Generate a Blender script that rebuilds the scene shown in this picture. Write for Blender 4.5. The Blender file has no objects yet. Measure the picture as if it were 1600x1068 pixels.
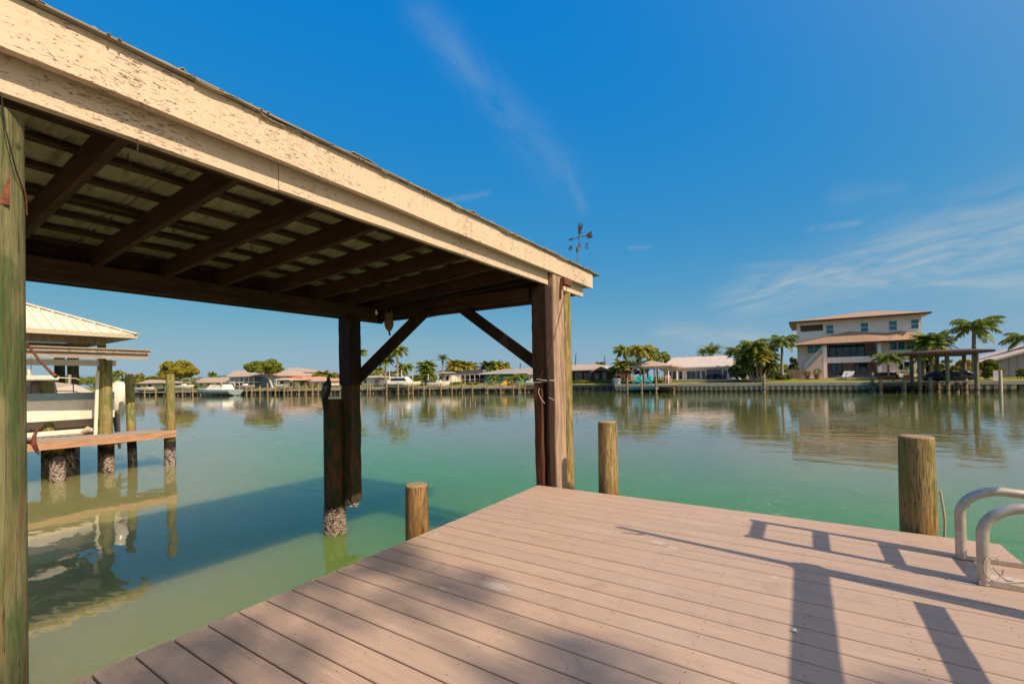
import bpy, math, random
from mathutils import Vector, Matrix, Euler
from math import sin, cos, pi, radians, tan, atan2, sqrt
S = bpy.context.scene
C = S.collection
V = Vector
# ------------------------------------------------------------------ camera
CX, CY, CZ = 2.5083, -4.4032, 1.1888
YAW, PIT, ROL, F, SY = .5723, .010945, -.018503, 702.41, 50.79
fw = V((-sin(YAW)*cos(PIT), cos(YAW)*cos(PIT), sin(PIT)))
_r = V((cos(YAW), sin(YAW), 0)); _u = _r.cross(fw)
RT = _r*cos(ROL)+_u*sin(ROL); UP = -_r*sin(ROL)+_u*cos(ROL)
CAM = V((CX, CY, CZ))
cd = bpy.data.cameras.new('camera'); cam = bpy.data.objects.new('camera', cd); C.objects.link(cam)
cd.sensor_width = 36; cd.lens = F/1600*36; cd.shift_y = SY/1600; cd.clip_start = .05; cd.clip_end = 5000
M = Matrix((RT, UP, -fw)).transposed().to_4x4(); M.translation = CAM; cam.matrix_world = M
S.camera = cam
# ------------------------------------------------------------------ light
SUN_EL, SUN_AZ = radians(44), radians(7.5)      # azimuth: clockwise from +X
sdir = V((cos(SUN_EL)*cos(SUN_AZ), -cos(SUN_EL)*sin(SUN_AZ), sin(SUN_EL)))
sl = bpy.data.lights.new('sun', 'SUN'); sl.energy = 4.05; sl.angle = radians(.53); sl.color = (1, .82, .62)
so = bpy.data.objects.new('sun', sl); C.objects.link(so); so.rotation_euler = sdir.to_track_quat('Z', 'Y').to_euler()
so.location = (6, -6, 12)
S.view_settings.view_transform = 'Standard'; S.view_settings.look = 'None'
S.view_settings.exposure = .5; S.view_settings.gamma = 1
S.render.engine = 'CYCLES'

def ray(px, py): return fw+RT*((px-800)/F)-UP*((py-534-SY)/F)
def G(px, py, z): r = ray(px, py); return CAM+r*((z-CZ)/r.z)
def onx(px, py, x): r = ray(px, py); return CAM+r*((x-CX)/r.x)
def ony(px, py, y): r = ray(px, py); return CAM+r*((y-CY)/r.y)
def pt(px, py, d): return CAM+ray(px, py)*d
def zat(px, py, P):                      # height seen at pixel row py above ground point P
    d = (V((P.x, P.y, CZ))-CAM).dot(V((fw.x, fw.y, 0)).normalized())
    r = ray(px, py); h = r.dot(V((fw.x, fw.y, 0)).normalized())
    return CZ+r.z/h*d

# ------------------------------------------------------------------ node helpers
class NT:
    def __init__(s, t): s.t = t; s.n = t.nodes; s.l = t.links
    def new(s, ty, **k):
        n = s.n.new(ty)
        for a, b in k.items(): setattr(n, a, b)
        return n
    def put(s, sock, v):
        if isinstance(v, bpy.types.NodeSocket): s.l.new(v, sock)
        elif v is not None: sock.default_value = v
    def math(s, op, a, b=None, c=None, clamp=False):
        n = s.new('ShaderNodeMath', operation=op, use_clamp=clamp)
        for i, v in enumerate((a, b, c)): s.put(n.inputs[i], v)
        return n.outputs[0]
    def vm(s, op, a, b=None):
        n = s.new('ShaderNodeVectorMath', operation=op); s.put(n.inputs[0], a); s.put(n.inputs[1], b)
        return n.outputs['Value'] if op in ('DOT_PRODUCT', 'LENGTH', 'DISTANCE') else n.outputs[0]
    def mix(s, f, a, b, bt='MIX'):
        n = s.new('ShaderNodeMix', data_type='RGBA', blend_type=bt)
        s.put(n.inputs[0], f)
        s.put(n.inputs[6], a if isinstance(a, bpy.types.NodeSocket) else (*a, 1)[:4])
        s.put(n.inputs[7], b if isinstance(b, bpy.types.NodeSocket) else (*b, 1)[:4])
        return n.outputs[2]
    def noise(s, vec, scale, detail=4, rough=.55, dist=0):
        n = s.new('ShaderNodeTexNoise'); s.put(n.inputs['Vector'], vec)
        n.inputs['Scale'].default_value = scale; n.inputs['Detail'].default_value = detail
        n.inputs['Roughness'].default_value = rough; n.inputs['Distortion'].default_value = dist
        return n.outputs['Fac']
    def voro(s, vec, scale, out='Distance', feature='F1'):
        n = s.new('ShaderNodeTexVoronoi', feature=feature); s.put(n.inputs['Vector'], vec); n.inputs['Scale'].default_value = scale
        return n.outputs[out]
    def ramp(s, f, lo, hi, a=0., b=1.):
        n = s.new('ShaderNodeMapRange'); n.clamp = True; s.put(n.inputs[0], f)
        for i, v in enumerate((lo, hi, a, b)): s.put(n.inputs[i+1], v)
        return n.outputs[0]
    def scl(s, vec, sc, loc=(0, 0, 0)):
        n = s.new('ShaderNodeMapping'); s.put(n.inputs[0], vec); n.inputs['Scale'].default_value = sc; n.inputs['Location'].default_value = loc
        return n.outputs[0]
    def obj(s): return s.new('ShaderNodeTexCoord').outputs['Object']
    def pos(s): return s.new('ShaderNodeNewGeometry').outputs['Position']
    def rnd(s): return s.new('ShaderNodeObjectInfo').outputs['Random']
    def sep(s, v): n = s.new('ShaderNodeSeparateXYZ'); s.put(n.inputs[0], v); return n.outputs
    def bump(s, h, strength=.5, dist=.01, normal=None):
        n = s.new('ShaderNodeBump'); s.put(n.inputs['Height'], h); n.inputs['Strength'].default_value = strength
        n.inputs['Distance'].default_value = dist
        if normal is not None: s.put(n.inputs['Normal'], normal)
        return n.outputs[0]
MATS = {}
def material(name, col, rough=.8, metal=0, normal=None, spec=.3, **kw):
    m = bpy.data.materials.new(name); m.use_nodes = True; t = NT(m.node_tree)
    b = t.n['Principled BSDF']; MATS[name] = m
    if callable(col):
        r = col(t)
        if not isinstance(r, tuple): r = (r,)
        names = ['Base Color', 'Roughness', 'Normal']
        b.inputs['Roughness'].default_value = rough
        for nm, v in zip(names, r):
            if v is not None: t.put(b.inputs[nm], v)
    else:
        b.inputs['Base Color'].default_value = (*col, 1); b.inputs['Roughness'].default_value = rough
    b.inputs['Metallic'].default_value = metal; b.inputs['Specular IOR Level'].default_value = spec
    for k, v in kw.items(): b.inputs[k.replace('_', ' ')].default_value = v
    return m

# ------------------------------------------------------------------ sky
w = bpy.data.worlds.new('World'); S.world = w; w.use_nodes = True
t = NT(w.node_tree); bg = t.n['Background']
sky = t.new('ShaderNodeTexSky', sky_type='NISHITA'); sky.sun_disc = False; sky.sun_elevation = SUN_EL
sky.sun_rotation = radians(95.5); sky.air_density = 1.0; sky.dust_density = .6; sky.ozone_density = 2.2; sky.altitude = 0
hs = t.new('ShaderNodeHueSaturation'); hs.inputs['Saturation'].default_value = 1.35; hs.inputs['Hue'].default_value = .488
t.l.new(sky.outputs[0], hs.inputs['Color'])
dirv = t.new('ShaderNodeTexCoord').outputs['Generated']
_sc = t.new('ShaderNodeSeparateColor'); t.l.new(hs.outputs[0], _sc.inputs[0])
_cc = t.new('ShaderNodeCombineColor')      # grade of the clear sky: deep azure above, soft pale blue at the horizon
t.put(_cc.inputs[0], t.math('MAXIMUM', t.math('SUBTRACT', t.math('MULTIPLY', t.math('POWER', _sc.outputs[0], .74), .40), .10), .005))
t.put(_cc.inputs[1], t.math('MULTIPLY', t.math('POWER', _sc.outputs[1], .40), .945))
t.put(_cc.inputs[2], t.math('MULTIPLY', t.math('POWER', _sc.outputs[2], -.09), 3.15))
# warm glow added around the unseen sun, to warm bluish shadows and walls
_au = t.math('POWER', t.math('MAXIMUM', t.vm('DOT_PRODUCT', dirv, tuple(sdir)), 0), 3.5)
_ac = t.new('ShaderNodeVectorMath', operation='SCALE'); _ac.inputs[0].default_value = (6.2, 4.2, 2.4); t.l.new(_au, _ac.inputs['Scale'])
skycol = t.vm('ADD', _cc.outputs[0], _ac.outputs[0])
def band(p0, p1, width, strength, seed, width2=None, wob=.02, lat=34):
    a, b = ray(*p0).normalized(), ray(*p1).normalized()
    n = a.cross(b).normalized(); m = (a+b).normalized(); half = a.angle(b)/2
    ax = n.cross(m).normalized()
    off = t.math('MULTIPLY', t.math('SUBTRACT', t.noise(dirv, 7, 3), .5), wob)
    d = t.math('ADD', t.vm('DOT_PRODUCT', dirv, tuple(n)), off)
    along = t.math('DIVIDE', t.vm('DOT_PRODUCT', dirv, tuple(ax)), sin(half))
    wv = t.ramp(along, -1, 1, width, width2 or width)
    e = t.math('DIVIDE', d, wv); e = t.math('MULTIPLY', e, e)
    g = t.math('EXPONENT', t.math('MULTIPLY', e, -1))
    q = t.math('MULTIPLY', along, along); ends = t.ramp(q, .6, 1.25, 1, 0)
    front = t.ramp(t.vm('DOT_PRODUCT', dirv, tuple(m)), 0, .2)
    cv = t.new('ShaderNodeCombineXYZ'); t.put(cv.inputs[0], t.math('MULTIPLY', along, half*5)); t.put(cv.inputs[1], t.math('MULTIPLY', d, lat)); t.put(cv.inputs[2], float(seed))
    nz = t.noise(cv.outputs[0], 1.6, 7, .62, .7)
    nz = t.ramp(nz, .30, .74)
    return t.math('MULTIPLY', t.math('MULTIPLY', t.math('MULTIPLY', g, ends), t.math('MULTIPLY', nz, front)), strength)
masks = [band((640, 0), (905, 300), .028, .22, 1, .04, lat=10), band((870, 230), (915, 335), .013, .2, 2, lat=12),
         band((688, 316), (768, 303), .006, .42, 3, wob=.004), band((1120, 480), (1700, 330), .034, .95, 5, .065, lat=26),
         band((1260, 360), (1350, 346), .006, .45, 6, wob=.004), band((1020, 520), (1300, 535), .022, .7, 8, lat=24),
         band((1240, 440), (1660, 425), .026, .9, 9, .036, lat=26), band((1480, 350), (1680, 320), .022, .75, 11, lat=24), band((980, 388), (1020, 386), .004, .3, 12, wob=.002),
         band((1150, 420), (1500, 395), .01, .35, 14), band((1290, 310), (1420, 300), .02, .16, 15)]
hz_ = t.math('EXPONENT', t.math('MULTIPLY', t.math('ABSOLUTE', t.sep(dirv)[2]), -15))     # pale sea haze low on the horizon
skycol = t.mix(t.math('MULTIPLY', hz_, .75), skycol, (1.42, 2.15, 2.35))
tot = masks[0]
for k in masks[1:]: tot = t.math('MAXIMUM', tot, k)
# real, brighter cloud radiance (a thin veil lit by the sun)
skycol = t.mix(tot, skycol, (1.95, 2.4, 2.65))
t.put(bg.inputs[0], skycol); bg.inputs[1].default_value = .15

# ------------------------------------------------------------------ mesh helpers
class MB:
    def __init__(s): s.v = []; s.f = []; s.sm = []
    def add(s, vs, fs, smooth=False):
        o = len(s.v); s.v += [V(p) for p in vs]; s.f += [tuple(i+o for i in f) for f in fs]; s.sm += [smooth]*len(fs)
        return s
    def box(s, x0, x1, y0, y1, z0, z1):
        if x0 > x1: x0, x1 = x1, x0
        if y0 > y1: y0, y1 = y1, y0
        if z0 > z1: z0, z1 = z1, z0
        return s.add([(x0,y0,z0),(x1,y0,z0),(x1,y1,z0),(x0,y1,z0),(x0,y0,z1),(x1,y0,z1),(x1,y1,z1),(x0,y1,z1)],
              [(0,3,2,1),(4,5,6,7),(0,1,5,4),(1,2,6,5),(2,3,7,6),(3,0,4,7)])
    def bar(s, p, q, wd, h, up=(0,0,1), ch=0):
        p, q = V(p), V(q); d = (q-p).normalized(); up = V(up) if abs(d.dot(V(up))) < .95 else V((1,0,0)); sd = d.cross(up).normalized(); u = sd.cross(d)
        a, b = sd*wd/2, u*h/2
        if ch:
            prof = [(-1+ch/wd*2,-1),(1-ch/wd*2,-1),(1,-1+ch/h*2),(1,1-ch/h*2),(1-ch/wd*2,1),(-1+ch/wd*2,1),(-1,1-ch/h*2),(-1,-1+ch/h*2)]
        else: prof = [(-1,-1),(1,-1),(1,1),(-1,1)]
        n = len(prof)
        vs = [p+a*x+b*y for x, y in prof]+[q+a*x+b*y for x, y in prof]
        fs = [(i, i+n, (i+1)%n+n, (i+1)%n) for i in range(n)]+[tuple(range(n)), tuple(range(2*n-1, n-1, -1))]
        return s.add(vs, fs)
    def tube(s, path, rad, n=10, cap=True, smooth=True, ell=None, seed=None, rough=0):
        path = [V(p) for p in path]; m = len(path)
        rs = rad if isinstance(rad, (list, tuple)) else [rad]*m
        ref = V((0,0,1)) if abs((path[-1]-path[0]).normalized().z) < .8 else V((1,0,0))
        vs = []; rg = random.Random(seed or 0)
        for i, p in enumerate(path):
            d = (path[min(i+1, m-1)]-path[max(i-1, 0)]).normalized()
            if i == 0:
                ref = ref if abs(d.dot(ref)) < .9 else (V((1,0,0)) if abs(d.x) < .9 else V((0,0,1)))
                a = d.cross(ref).normalized()
            else: a = (a0-d*a0.dot(d)).normalized()
            a0 = a; b = d.cross(a)
            if ell: b = b*ell
            for k in range(n):
                an = 2*pi*k/n; rr = rs[i]*(1+rough*(rg.random()-.5))
                vs.append(p+a*rr*cos(an)+b*rr*sin(an))
        fs = [(i*n+k, (i+1)*n+k, (i+1)*n+(k+1)%n, i*n+(k+1)%n) for i in range(m-1) for k in range(n)]
        s.add(vs, fs, smooth)
        if cap: s.add([vs[k] for k in range(n)]+[vs[(m-1)*n+k] for k in range(n)], [tuple(range(n)), tuple(range(2*n-1, n-1, -1))])
        return s
    def cyl(s, p, q, r0, r1=None, n=16): return s.tube([p, q], [r0, r0 if r1 is None else r1], n)
    def quad(s, a, b, c, d): return s.add([a, b, c, d], [(0, 1, 2, 3)])
    def poly(s, pts): return s.add(pts, [tuple(range(len(pts)))])
    def plate(s, pts, ex):                       # polygon extruded by vector ex
        n = len(pts); ex = V(ex); vs = [V(p) for p in pts]; vs += [p+ex for p in vs]
        return s.add(vs, [tuple(range(n-1, -1, -1)), tuple(range(n, 2*n))]+[(i, (i+1)%n, (i+1)%n+n, i+n) for i in range(n)])
    def hip(s, x0, x1, y0, y1, z, zr, ra, rb, th=.12):   # hip roof, ridge between x=ra and x=rb at mid depth
        ym = (y0+y1)/2
        e = [(x0,y0,z),(x1,y0,z),(x1,y1,z),(x0,y1,z)]; r = [(ra,ym,zr),(rb,ym,zr)]; lo = [(a,b,c-th) for a,b,c in e]
        s.add(e+r+lo, [(0,1,5,4),(1,2,5),(2,3,4,5),(3,0,4),(0,6,7,1),(1,7,8,2),(2,8,9,3),(3,9,6,0),(9,8,7,6)])
        return s
    def build(s, name, mat, parent=None, origin=None, bevel=0, local=False):
        me = bpy.data.meshes.new(name); ob = bpy.data.objects.new(name, me); C.objects.link(ob)
        inv = None
        if parent is not None:
            ob.parent = parent
            if not local: inv = WM(parent).inverted()
        elif origin is not None:
            ob.location = origin; inv = Matrix.Translation(-V(origin))
        vs = [inv @ p for p in s.v] if inv is not None else s.v
        me.from_pydata([tuple(p) for p in vs], [], s.f); me.update()
        me.polygons.foreach_set('use_smooth', s.sm)
        me.materials.append(MATS[mat] if isinstance(mat, str) else mat)
        if bevel:
            b = ob.modifiers.new('bevel', 'BEVEL'); b.width = bevel; b.segments = 2; b.limit_method = 'ANGLE'
        return ob
def WM(o):
    m = o.matrix_basis.copy()
    while o.parent: o = o.parent; m = o.matrix_basis @ m
    return m
def tag(o, label=None, cat=None, group=None, kind=None):
    if label: o['label'] = label
    if cat: o['category'] = cat
    if group: o['group'] = group
    if kind: o['kind'] = kind
    return o
def thing(name, loc, label, cat, rz=0, group=None):
    o = bpy.data.objects.new(name, None); C.objects.link(o); o.location = loc; o.rotation_euler = (0,0,rz)
    o.empty_display_size = .2
    return tag(o, label, cat, group)
def copy_tree(o, parent=None):
    c = o.copy(); C.objects.link(c); c.parent = parent
    for ch in [k for k in C.objects if k.parent == o]: copy_tree(ch, c)
    return c
def lerp(a, b, k): return a+(b-a)*k

# ------------------------------------------------------------------ materials
def wood(a, b, axis='z', sc=1., dark=.35, bumpd=.004, rough=.85, knots=True):
    def f(t):
        st = {'x': (1.2, 14, 14), 'y': (14, 1.2, 14), 'z': (14, 14, 1.2)}[axis]
        off = t.vm('ADD', t.obj(), t.new('ShaderNodeCombineXYZ').outputs[0])
        v = t.scl(off, tuple(k*sc for k in st))
        n1 = t.noise(v, 2.2, 8, .65, .4); n2 = t.noise(v, 9, 4, .6)
        n3 = t.noise(t.obj(), 1.7*sc, 3)
        c = t.mix(t.ramp(n1, .3, .7), a, b)
        c = t.mix(t.math('MULTIPLY', t.ramp(n2, .52, .72), dark), c, tuple(k*.35 for k in a))
        c = t.mix(t.ramp(n3, .3, .75, 0, .3), c, tuple(min(1, k*1.3) for k in b))
        n4 = t.noise(v, 1.1, 3, .5, 1.2); c = t.mix(t.ramp(n4, .5, .6, 0, .45*min(1, dark*2)), c, tuple(k*.4 for k in a))
        h = t.math('ADD', n1, t.math('MULTIPLY', n2, .5))
        return c, None, t.bump(h, .8, bumpd)
    return f
def pile(a, b, green=(.10,.13,.03), top=False, dark_to=.25, barn=.42, wet=(.018,.014,.01), line=-.85, orange=1.):
    def f(t):
        o = t.obj(); p = t.pos(); z = t.sep(p)[2]
        v = t.scl(o, (16, 16, 1.5)); n1 = t.noise(v, 2, 8, .65, .5); n2 = t.noise(v, 8, 4)
        big = t.noise(t.scl(p, (1, 1, .35)), 6.5, 5, .6, .9); fine = t.noise(t.scl(o, (60, 60, 7)), 1.6, 6, .7)
        c = t.mix(t.ramp(n1, .3, .7), a, b)
        c = t.mix(t.math('MULTIPLY', t.ramp(big, .46, .6), .9), c, green)
        org = t.math('MULTIPLY', t.ramp(z, .35, -.05, 0, orange), t.ramp(t.noise(t.scl(p, (1, 1, .4)), 7, 4, .6, .5), .4, .6)); c = t.mix(t.math('MULTIPLY', org, .8), c, (.36,.16,.03))
        c = t.mix(t.ramp(fine, .42, .68, 0, .75), c, tuple(k*.35 for k in a))
        crack = t.noise(t.scl(o, (26, 26, .8)), 1.5, 3, .5, .6); c = t.mix(t.ramp(t.math('ABSOLUTE', t.math('SUBTRACT', crack, .5)), .006, .022, .9, 0), c, (.03,.018,.008))
        n1 = t.math('ADD', n1, t.math('MULTIPLY', fine, .8))
        zz = t.math('ADD', z, t.math('MULTIPLY', t.math('SUBTRACT', t.noise(p, 9, 4), .5), .25))
        wetf = t.ramp(zz, line+barn+dark_to, line+barn+dark_to+.12, 1, 0)
        c = t.mix(wetf, c, wet)
        vd = t.voro(p, 38); bn = t.noise(p, 30, 3)
        barnc = t.mix(t.ramp(vd, .3, .75), (.44,.345,.28), (.15,.115,.085))
        bf = t.ramp(t.math('ADD', zz, t.math('MULTIPLY', t.math('SUBTRACT', t.noise(p, 16, 4), .5), .22)), line+barn-.06, line+barn+.06, 1, 0)
        patch = t.ramp(t.noise(p, 14, 3), .36, .5)
        bf = t.math('MULTIPLY', bf, patch)
        c = t.mix(bf, c, barnc)
        h = t.math('ADD', t.math('MULTIPLY', n1, .4), t.math('MULTIPLY', t.math('MULTIPLY', t.math('SUBTRACT', 1, vd), bf), 2.5))
        return c, None, t.bump(h, .9, .008)
    return f
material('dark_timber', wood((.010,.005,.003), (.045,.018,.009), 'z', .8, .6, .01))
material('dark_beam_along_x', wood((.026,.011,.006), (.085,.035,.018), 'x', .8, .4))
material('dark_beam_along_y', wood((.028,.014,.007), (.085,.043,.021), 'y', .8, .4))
material('pale_timber', wood((.27,.17,.115), (.44,.31,.215), 'z', .8, .9, .008))
material('red_timber', wood((.03,.010,.005), (.15,.05,.022), 'z', .9, .6, .008))
def near_pile(t):
    o = t.obj(); v = t.scl(o, (11, 11, .9)); n1 = t.noise(v, 2, 8, .6, .6); n2 = t.noise(v, 10, 5, .7)
    big = t.noise(t.scl(o, (5, 5, 1.3)), 1.6, 4, .6, .8); big2 = t.noise(t.scl(o, (6, 6, .8), (3, 1, 2)), 1.5, 4, .6, 1)
    c = t.mix(t.ramp(n1, .3, .7), (.21,.21,.08), (.48,.43,.21))
    c = t.mix(t.ramp(big, .5, .66, 0, .9), c, (.07,.16,.04))
    c = t.mix(t.ramp(big2, .53, .68, 0, .8), c, (.34,.17,.07))
    fine = t.noise(t.scl(o, (45, 45, 4)), 2, 6, .7, .3); c = t.mix(t.ramp(fine, .45, .7, 0, .6), c, (.07,.075,.025))
    crack = t.noise(t.scl(o, (22, 22, .6)), 1.5, 3, .5, .5); c = t.mix(t.ramp(t.math('ABSOLUTE', t.math('SUBTRACT', crack, .5)), .003, .012, .85, 0), c, (.025,.02,.01))
    for kp, kr in ((pt(21, 540, 1.75), .011), (pt(14, 672, 1.75), .008), (pt(30, 230, 1.72), .006)):
        dd = t.vm('DISTANCE', t.pos(), tuple(kp)); rg_ = t.math('SINE', t.math('MULTIPLY', dd, 1500)); c = t.mix(t.ramp(dd, kr*1.6, kr*3.2, .7, 0), c, (.03,.06,.015)); c = t.mix(t.ramp(dd, kr, kr*1.25, .95, 0), c, t.mix(t.ramp(rg_, -1, 1), (.09,.025,.012), (.2,.07,.03)))
    n2 = t.math('ADD', n2, fine)
    vd = t.voro(t.scl(o, (1, 1, .8)), 3.2); c = t.mix(t.ramp(vd, .045, .09, .85, 0), c, (.13,.035,.015))
    c = t.mix(t.ramp(n2, .56, .68, 0, .5), c, (.03,.03,.012))
    return c, None, t.bump(t.math('ADD', n1, t.math('MULTIPLY', n2, .6)), .9, .006)
material('green_treated_pile', near_pile, .8)
material('mooring_pile', pile((.24,.15,.055), (.50,.36,.16), (.17,.18,.04)))
material('orange_pile', pile((.22,.11,.035), (.42,.25,.10), (.13,.09,.025)))
material('wet_pile', pile((.06,.022,.010), (.19,.075,.028), (.02,.05,.012), dark_to=.06, barn=.30, orange=.0))
material('neighbor_pile', pile((.25,.19,.06), (.40,.34,.14), (.16,.21,.05), dark_to=.2, barn=.40))
material('shaded_pile', pile((.06,.055,.025), (.12,.11,.05), (.04,.06,.02), dark_to=.3, barn=.5))  # darker pile copy, shade under dock and roof put into the colour
material('far_pile', pile((.22,.17,.10), (.42,.35,.22), (.18,.18,.08), dark_to=.1, barn=.2, wet=(.05,.04,.02)))
def end_grain(t):
    o = t.obj(); s = t.sep(o); r = t.math('SQRT', t.math('ADD', t.math('POWER', s[0], 2), t.math('POWER', s[1], 2)))
    rings = t.math('SINE', t.math('MULTIPLY', t.math('ADD', r, t.math('MULTIPLY', t.noise(o, 8), .02)), 420))
    return t.mix(t.ramp(rings, -1, 1), (.33,.24,.14), (.2,.14,.08)), None, t.bump(t.noise(o, 60), .6, .004)
material('end_grain', end_grain)
BW = .1455
SPOTS = [(1.0,-2.27,.10,.045), (3.45,-.72,.16,.05), (3.7,-.9,.12,.02), (1.62,-1.12,.05,.02), (1.73,-1.17,.045,.022), (.1,-1.78,.02,.012), (.75,-2.45,.03,.02), (2.35,-1.35,.015,.015), (.55,-1.6,.02,.012)]
def deck(t):
    p = t.pos(); s = t.sep(p); k = t.math('FLOOR', t.math('DIVIDE', s[1], BW))
    wn = t.new('ShaderNodeTexWhiteNoise', noise_dimensions='1D'); t.put(wn.inputs['W'], k); rv = wn.outputs['Value']
    off = t.new('ShaderNodeCombineXYZ'); t.put(off.inputs[0], t.math('MULTIPLY', rv, 50)); t.put(off.inputs[2], t.math('MULTIPLY', rv, 9))
    q = t.vm('ADD', p, off.outputs[0])
    g1 = t.noise(t.scl(q, (1.1, 34, 4)), 1.6, 7, .62, .7); g2 = t.noise(t.scl(q, (3, 160, 4)), 2.0, 4, .6)
    big = t.noise(q, 1.4, 5, .6)
    c = t.mix(t.ramp(g1, .28, .72), (.40,.275,.195), (.50,.355,.255))
    c = t.mix(t.ramp(g2, .38, .68, 0, .6), c, (.28,.20,.15))
    c = t.mix(t.ramp(rv, 0, 1, 0, .6), c, (.36,.265,.20))
    c = t.mix(t.ramp(big, .5, .75, 0, .25), c, (.54,.42,.32))
    sp = t.noise(p, 240, 2, .5); c = t.mix(t.ramp(sp, .70, .78, 0, .5), c, (.62,.56,.5))
    dirt = t.noise(t.scl(p, (1, 1, 1), (7, 3, 0)), 5, 6, .7, .5); c = t.mix(t.ramp(dirt, .55, .78, 0, .5), c, (.2,.16,.13))
    for (x, y, a, b) in SPOTS:
        ex = t.math('POWER', t.math('DIVIDE', t.math('SUBTRACT', s[0], x), a), 2); ey = t.math('POWER', t.math('DIVIDE', t.math('SUBTRACT', s[1], y), b), 2)
        d = t.math('ADD', t.math('ADD', ex, ey), t.math('MULTIPLY', t.math('SUBTRACT', t.noise(t.scl(p, (14, 40, 1), (x, y, 0)), 2.6, 6, .8), .5), 7.5))
        c = t.mix(t.ramp(d, .55, .9, .5, 0), c, (.62,.56,.48))
    h = t.math('ADD', t.math('MULTIPLY', g2, .6), g1)
    return c, t.ramp(g1, .3, .7, .5, .68), t.bump(h, .7, .0012)
material('deck_board', deck, .6, spec=.4)
def peel(axis, a=(.64,.485,.34), amt=.5):
    def f(t):
        o = t.pos(); st = (9, 3.2, 12) if axis == 'y' else (3.2, 9, 12)
        v = t.scl(o, st); n = t.noise(v, 8.5, 8, .78, .6); big = t.noise(o, 1.8, 3); v2 = t.scl(o, (20, 3, 30)); n2 = t.noise(v2, 3, 5, .7)
        thr = t.math('ADD', n, t.math('MULTIPLY', t.math('SUBTRACT', big, .5), .28))
        fl = t.ramp(thr, .585, .64)
        c = t.mix(t.ramp(n2, .3, .75), a, tuple(k*.86 for k in a))
        c = t.mix(t.math('MULTIPLY', fl, amt), c, (.10,.10,.105))
        fl2 = t.ramp(t.noise(t.scl(o, (10, 5, 16)), 6, 6, .8), .62, .68)
        c = t.mix(t.math('MULTIPLY', fl2, amt*.8), c, (.16,.12,.10))
        s = t.sep(o); ax_ = s[1] if axis == 'y' else s[0]
        fy = t.math('MULTIPLY', t.math('SUBTRACT', t.math('FRACT', t.math('DIVIDE', ax_, .405)), .5), .405); fz = t.math('MULTIPLY', t.math('SUBTRACT', t.math('FRACT', t.math('DIVIDE', t.math('SUBTRACT', s[2], .012), .1)), .5), .1)
        dn = t.math('SQRT', t.math('ADD', t.math('POWER', fy, 2), t.math('POWER', fz, 2)))
        c = t.mix(t.ramp(dn, .0035, .005, .8, 0), c, (.16,.08,.05))
        stv = t.noise(t.scl(o, (22, 22, 1.2)), 1.5, 4, .6, .3); c = t.mix(t.ramp(stv, .56, .72, 0, .35), c, (.36,.27,.19))
        bare = t.noise(t.scl(o, (4, 2.2, 5)), 1.6, 6, .75, .4); c = t.mix(t.math('MULTIPLY', t.ramp(bare, .60, .635), amt*.7), c, (.33,.28,.23))
        return c, None, t.bump(t.math('SUBTRACT', t.math('MULTIPLY', n2, .4), fl), .9, .004)
    return f
material('peeling_cream_paint', peel('y', amt=.8), .6)
material('cream_paint', peel('y', (.64,.49,.35), .35), .6)
material('grey_soffit', wood((.28,.24,.2), (.36,.32,.27), 'y', .7, .2))
def galv(t):
    o = t.pos(); v = t.voro(o, 45, 'Color'); n = t.noise(o, 1.3, 5, .6); r = t.noise(t.scl(o, (2, 8, 1)), 2, 5, .7); sp = t.noise(o, 90, 2)
    c = t.mix(t.ramp(n, .3, .7), (.26,.23,.15), (.42,.37,.25))
    c = t.mix(t.ramp(sp, .45, .65, 0, .5), c, (.26,.22,.13))
    c = t.mix(t.ramp(r, .5, .68, 0, .75), c, (.10,.065,.035))
    return c, t.ramp(n, .3, .7, .55, .8), t.bump(sp, .5, .003)
material('galvanised_roof', galv, .6, spec=.4)
material('weathered_roof_edge', wood((.17,.14,.10), (.3,.26,.19), 'y', 1, .3))
def rustf(t):
    n = t.noise(t.obj(), 40, 6, .7); return t.mix(t.ramp(n, .3, .7), (.05,.02,.014), (.23,.075,.035)), None, t.bump(n, .6, .003)
material('rust', rustf, .85)
material('black_iron', lambda t: (t.mix(t.ramp(t.noise(t.obj(), 60, 4), .45, .7), (.012,.01,.01), (.09,.03,.015)), None), .6)
material('verdigris', lambda t: t.mix(t.ramp(t.noise(t.obj(), 50, 4), .4, .65), (.10,.12,.09), (.24,.19,.12)), .6)
def alu(t):
    n = t.noise(t.obj(), 25, 5, .6); return t.mix(t.ramp(n, .35, .7), (.60,.53,.45), (.46,.38,.30)), t.ramp(n, .3, .7, .34, .52), t.bump(t.noise(t.obj(), 120, 3), .15, .001)
material('aluminium', alu, .4, metal=.5)
material('rope', lambda t: (t.mix(t.ramp(t.noise(t.obj(), 300, 2), .4, .6), (.55,.46,.34), (.3,.25,.18)), None), .9)
material('white_line', (.62,.56,.5), .8)
material('white_paint', lambda t: t.mix(t.ramp(t.noise(t.obj(), 6, 5), .4, .75), (.72,.66,.56), (.6,.52,.42)), .5)
material('pvc', (.78,.70,.54), .4)
material('boat_white', lambda t: t.mix(t.ramp(t.noise(t.obj(), 3, 5), .4, .75), (.80,.74,.60), (.68,.60,.46)), .2, spec=.5)
material('boat_grey', (.38,.33,.28), .35, spec=.5)
material('boat_blue', (.23,.30,.31), .3, spec=.5)
material('dark_canvas', (.05,.05,.055), .8)
material('dark_glass', (.02,.03,.035), .06, spec=.8)
material('teal_glass', (.012,.17,.21), .08, spec=.7)
material('black_plastic', (.015,.016,.02), .4)
material('navy_plastic', (.02,.03,.06), .3)
def seam(t):
    o = t.pos(); n = t.noise(o, 3, 5); return t.mix(t.ramp(n, .4, .7), (.74,.62,.45), (.68,.57,.41)), .4
material('cream_metal_roof', seam, .4)
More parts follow.
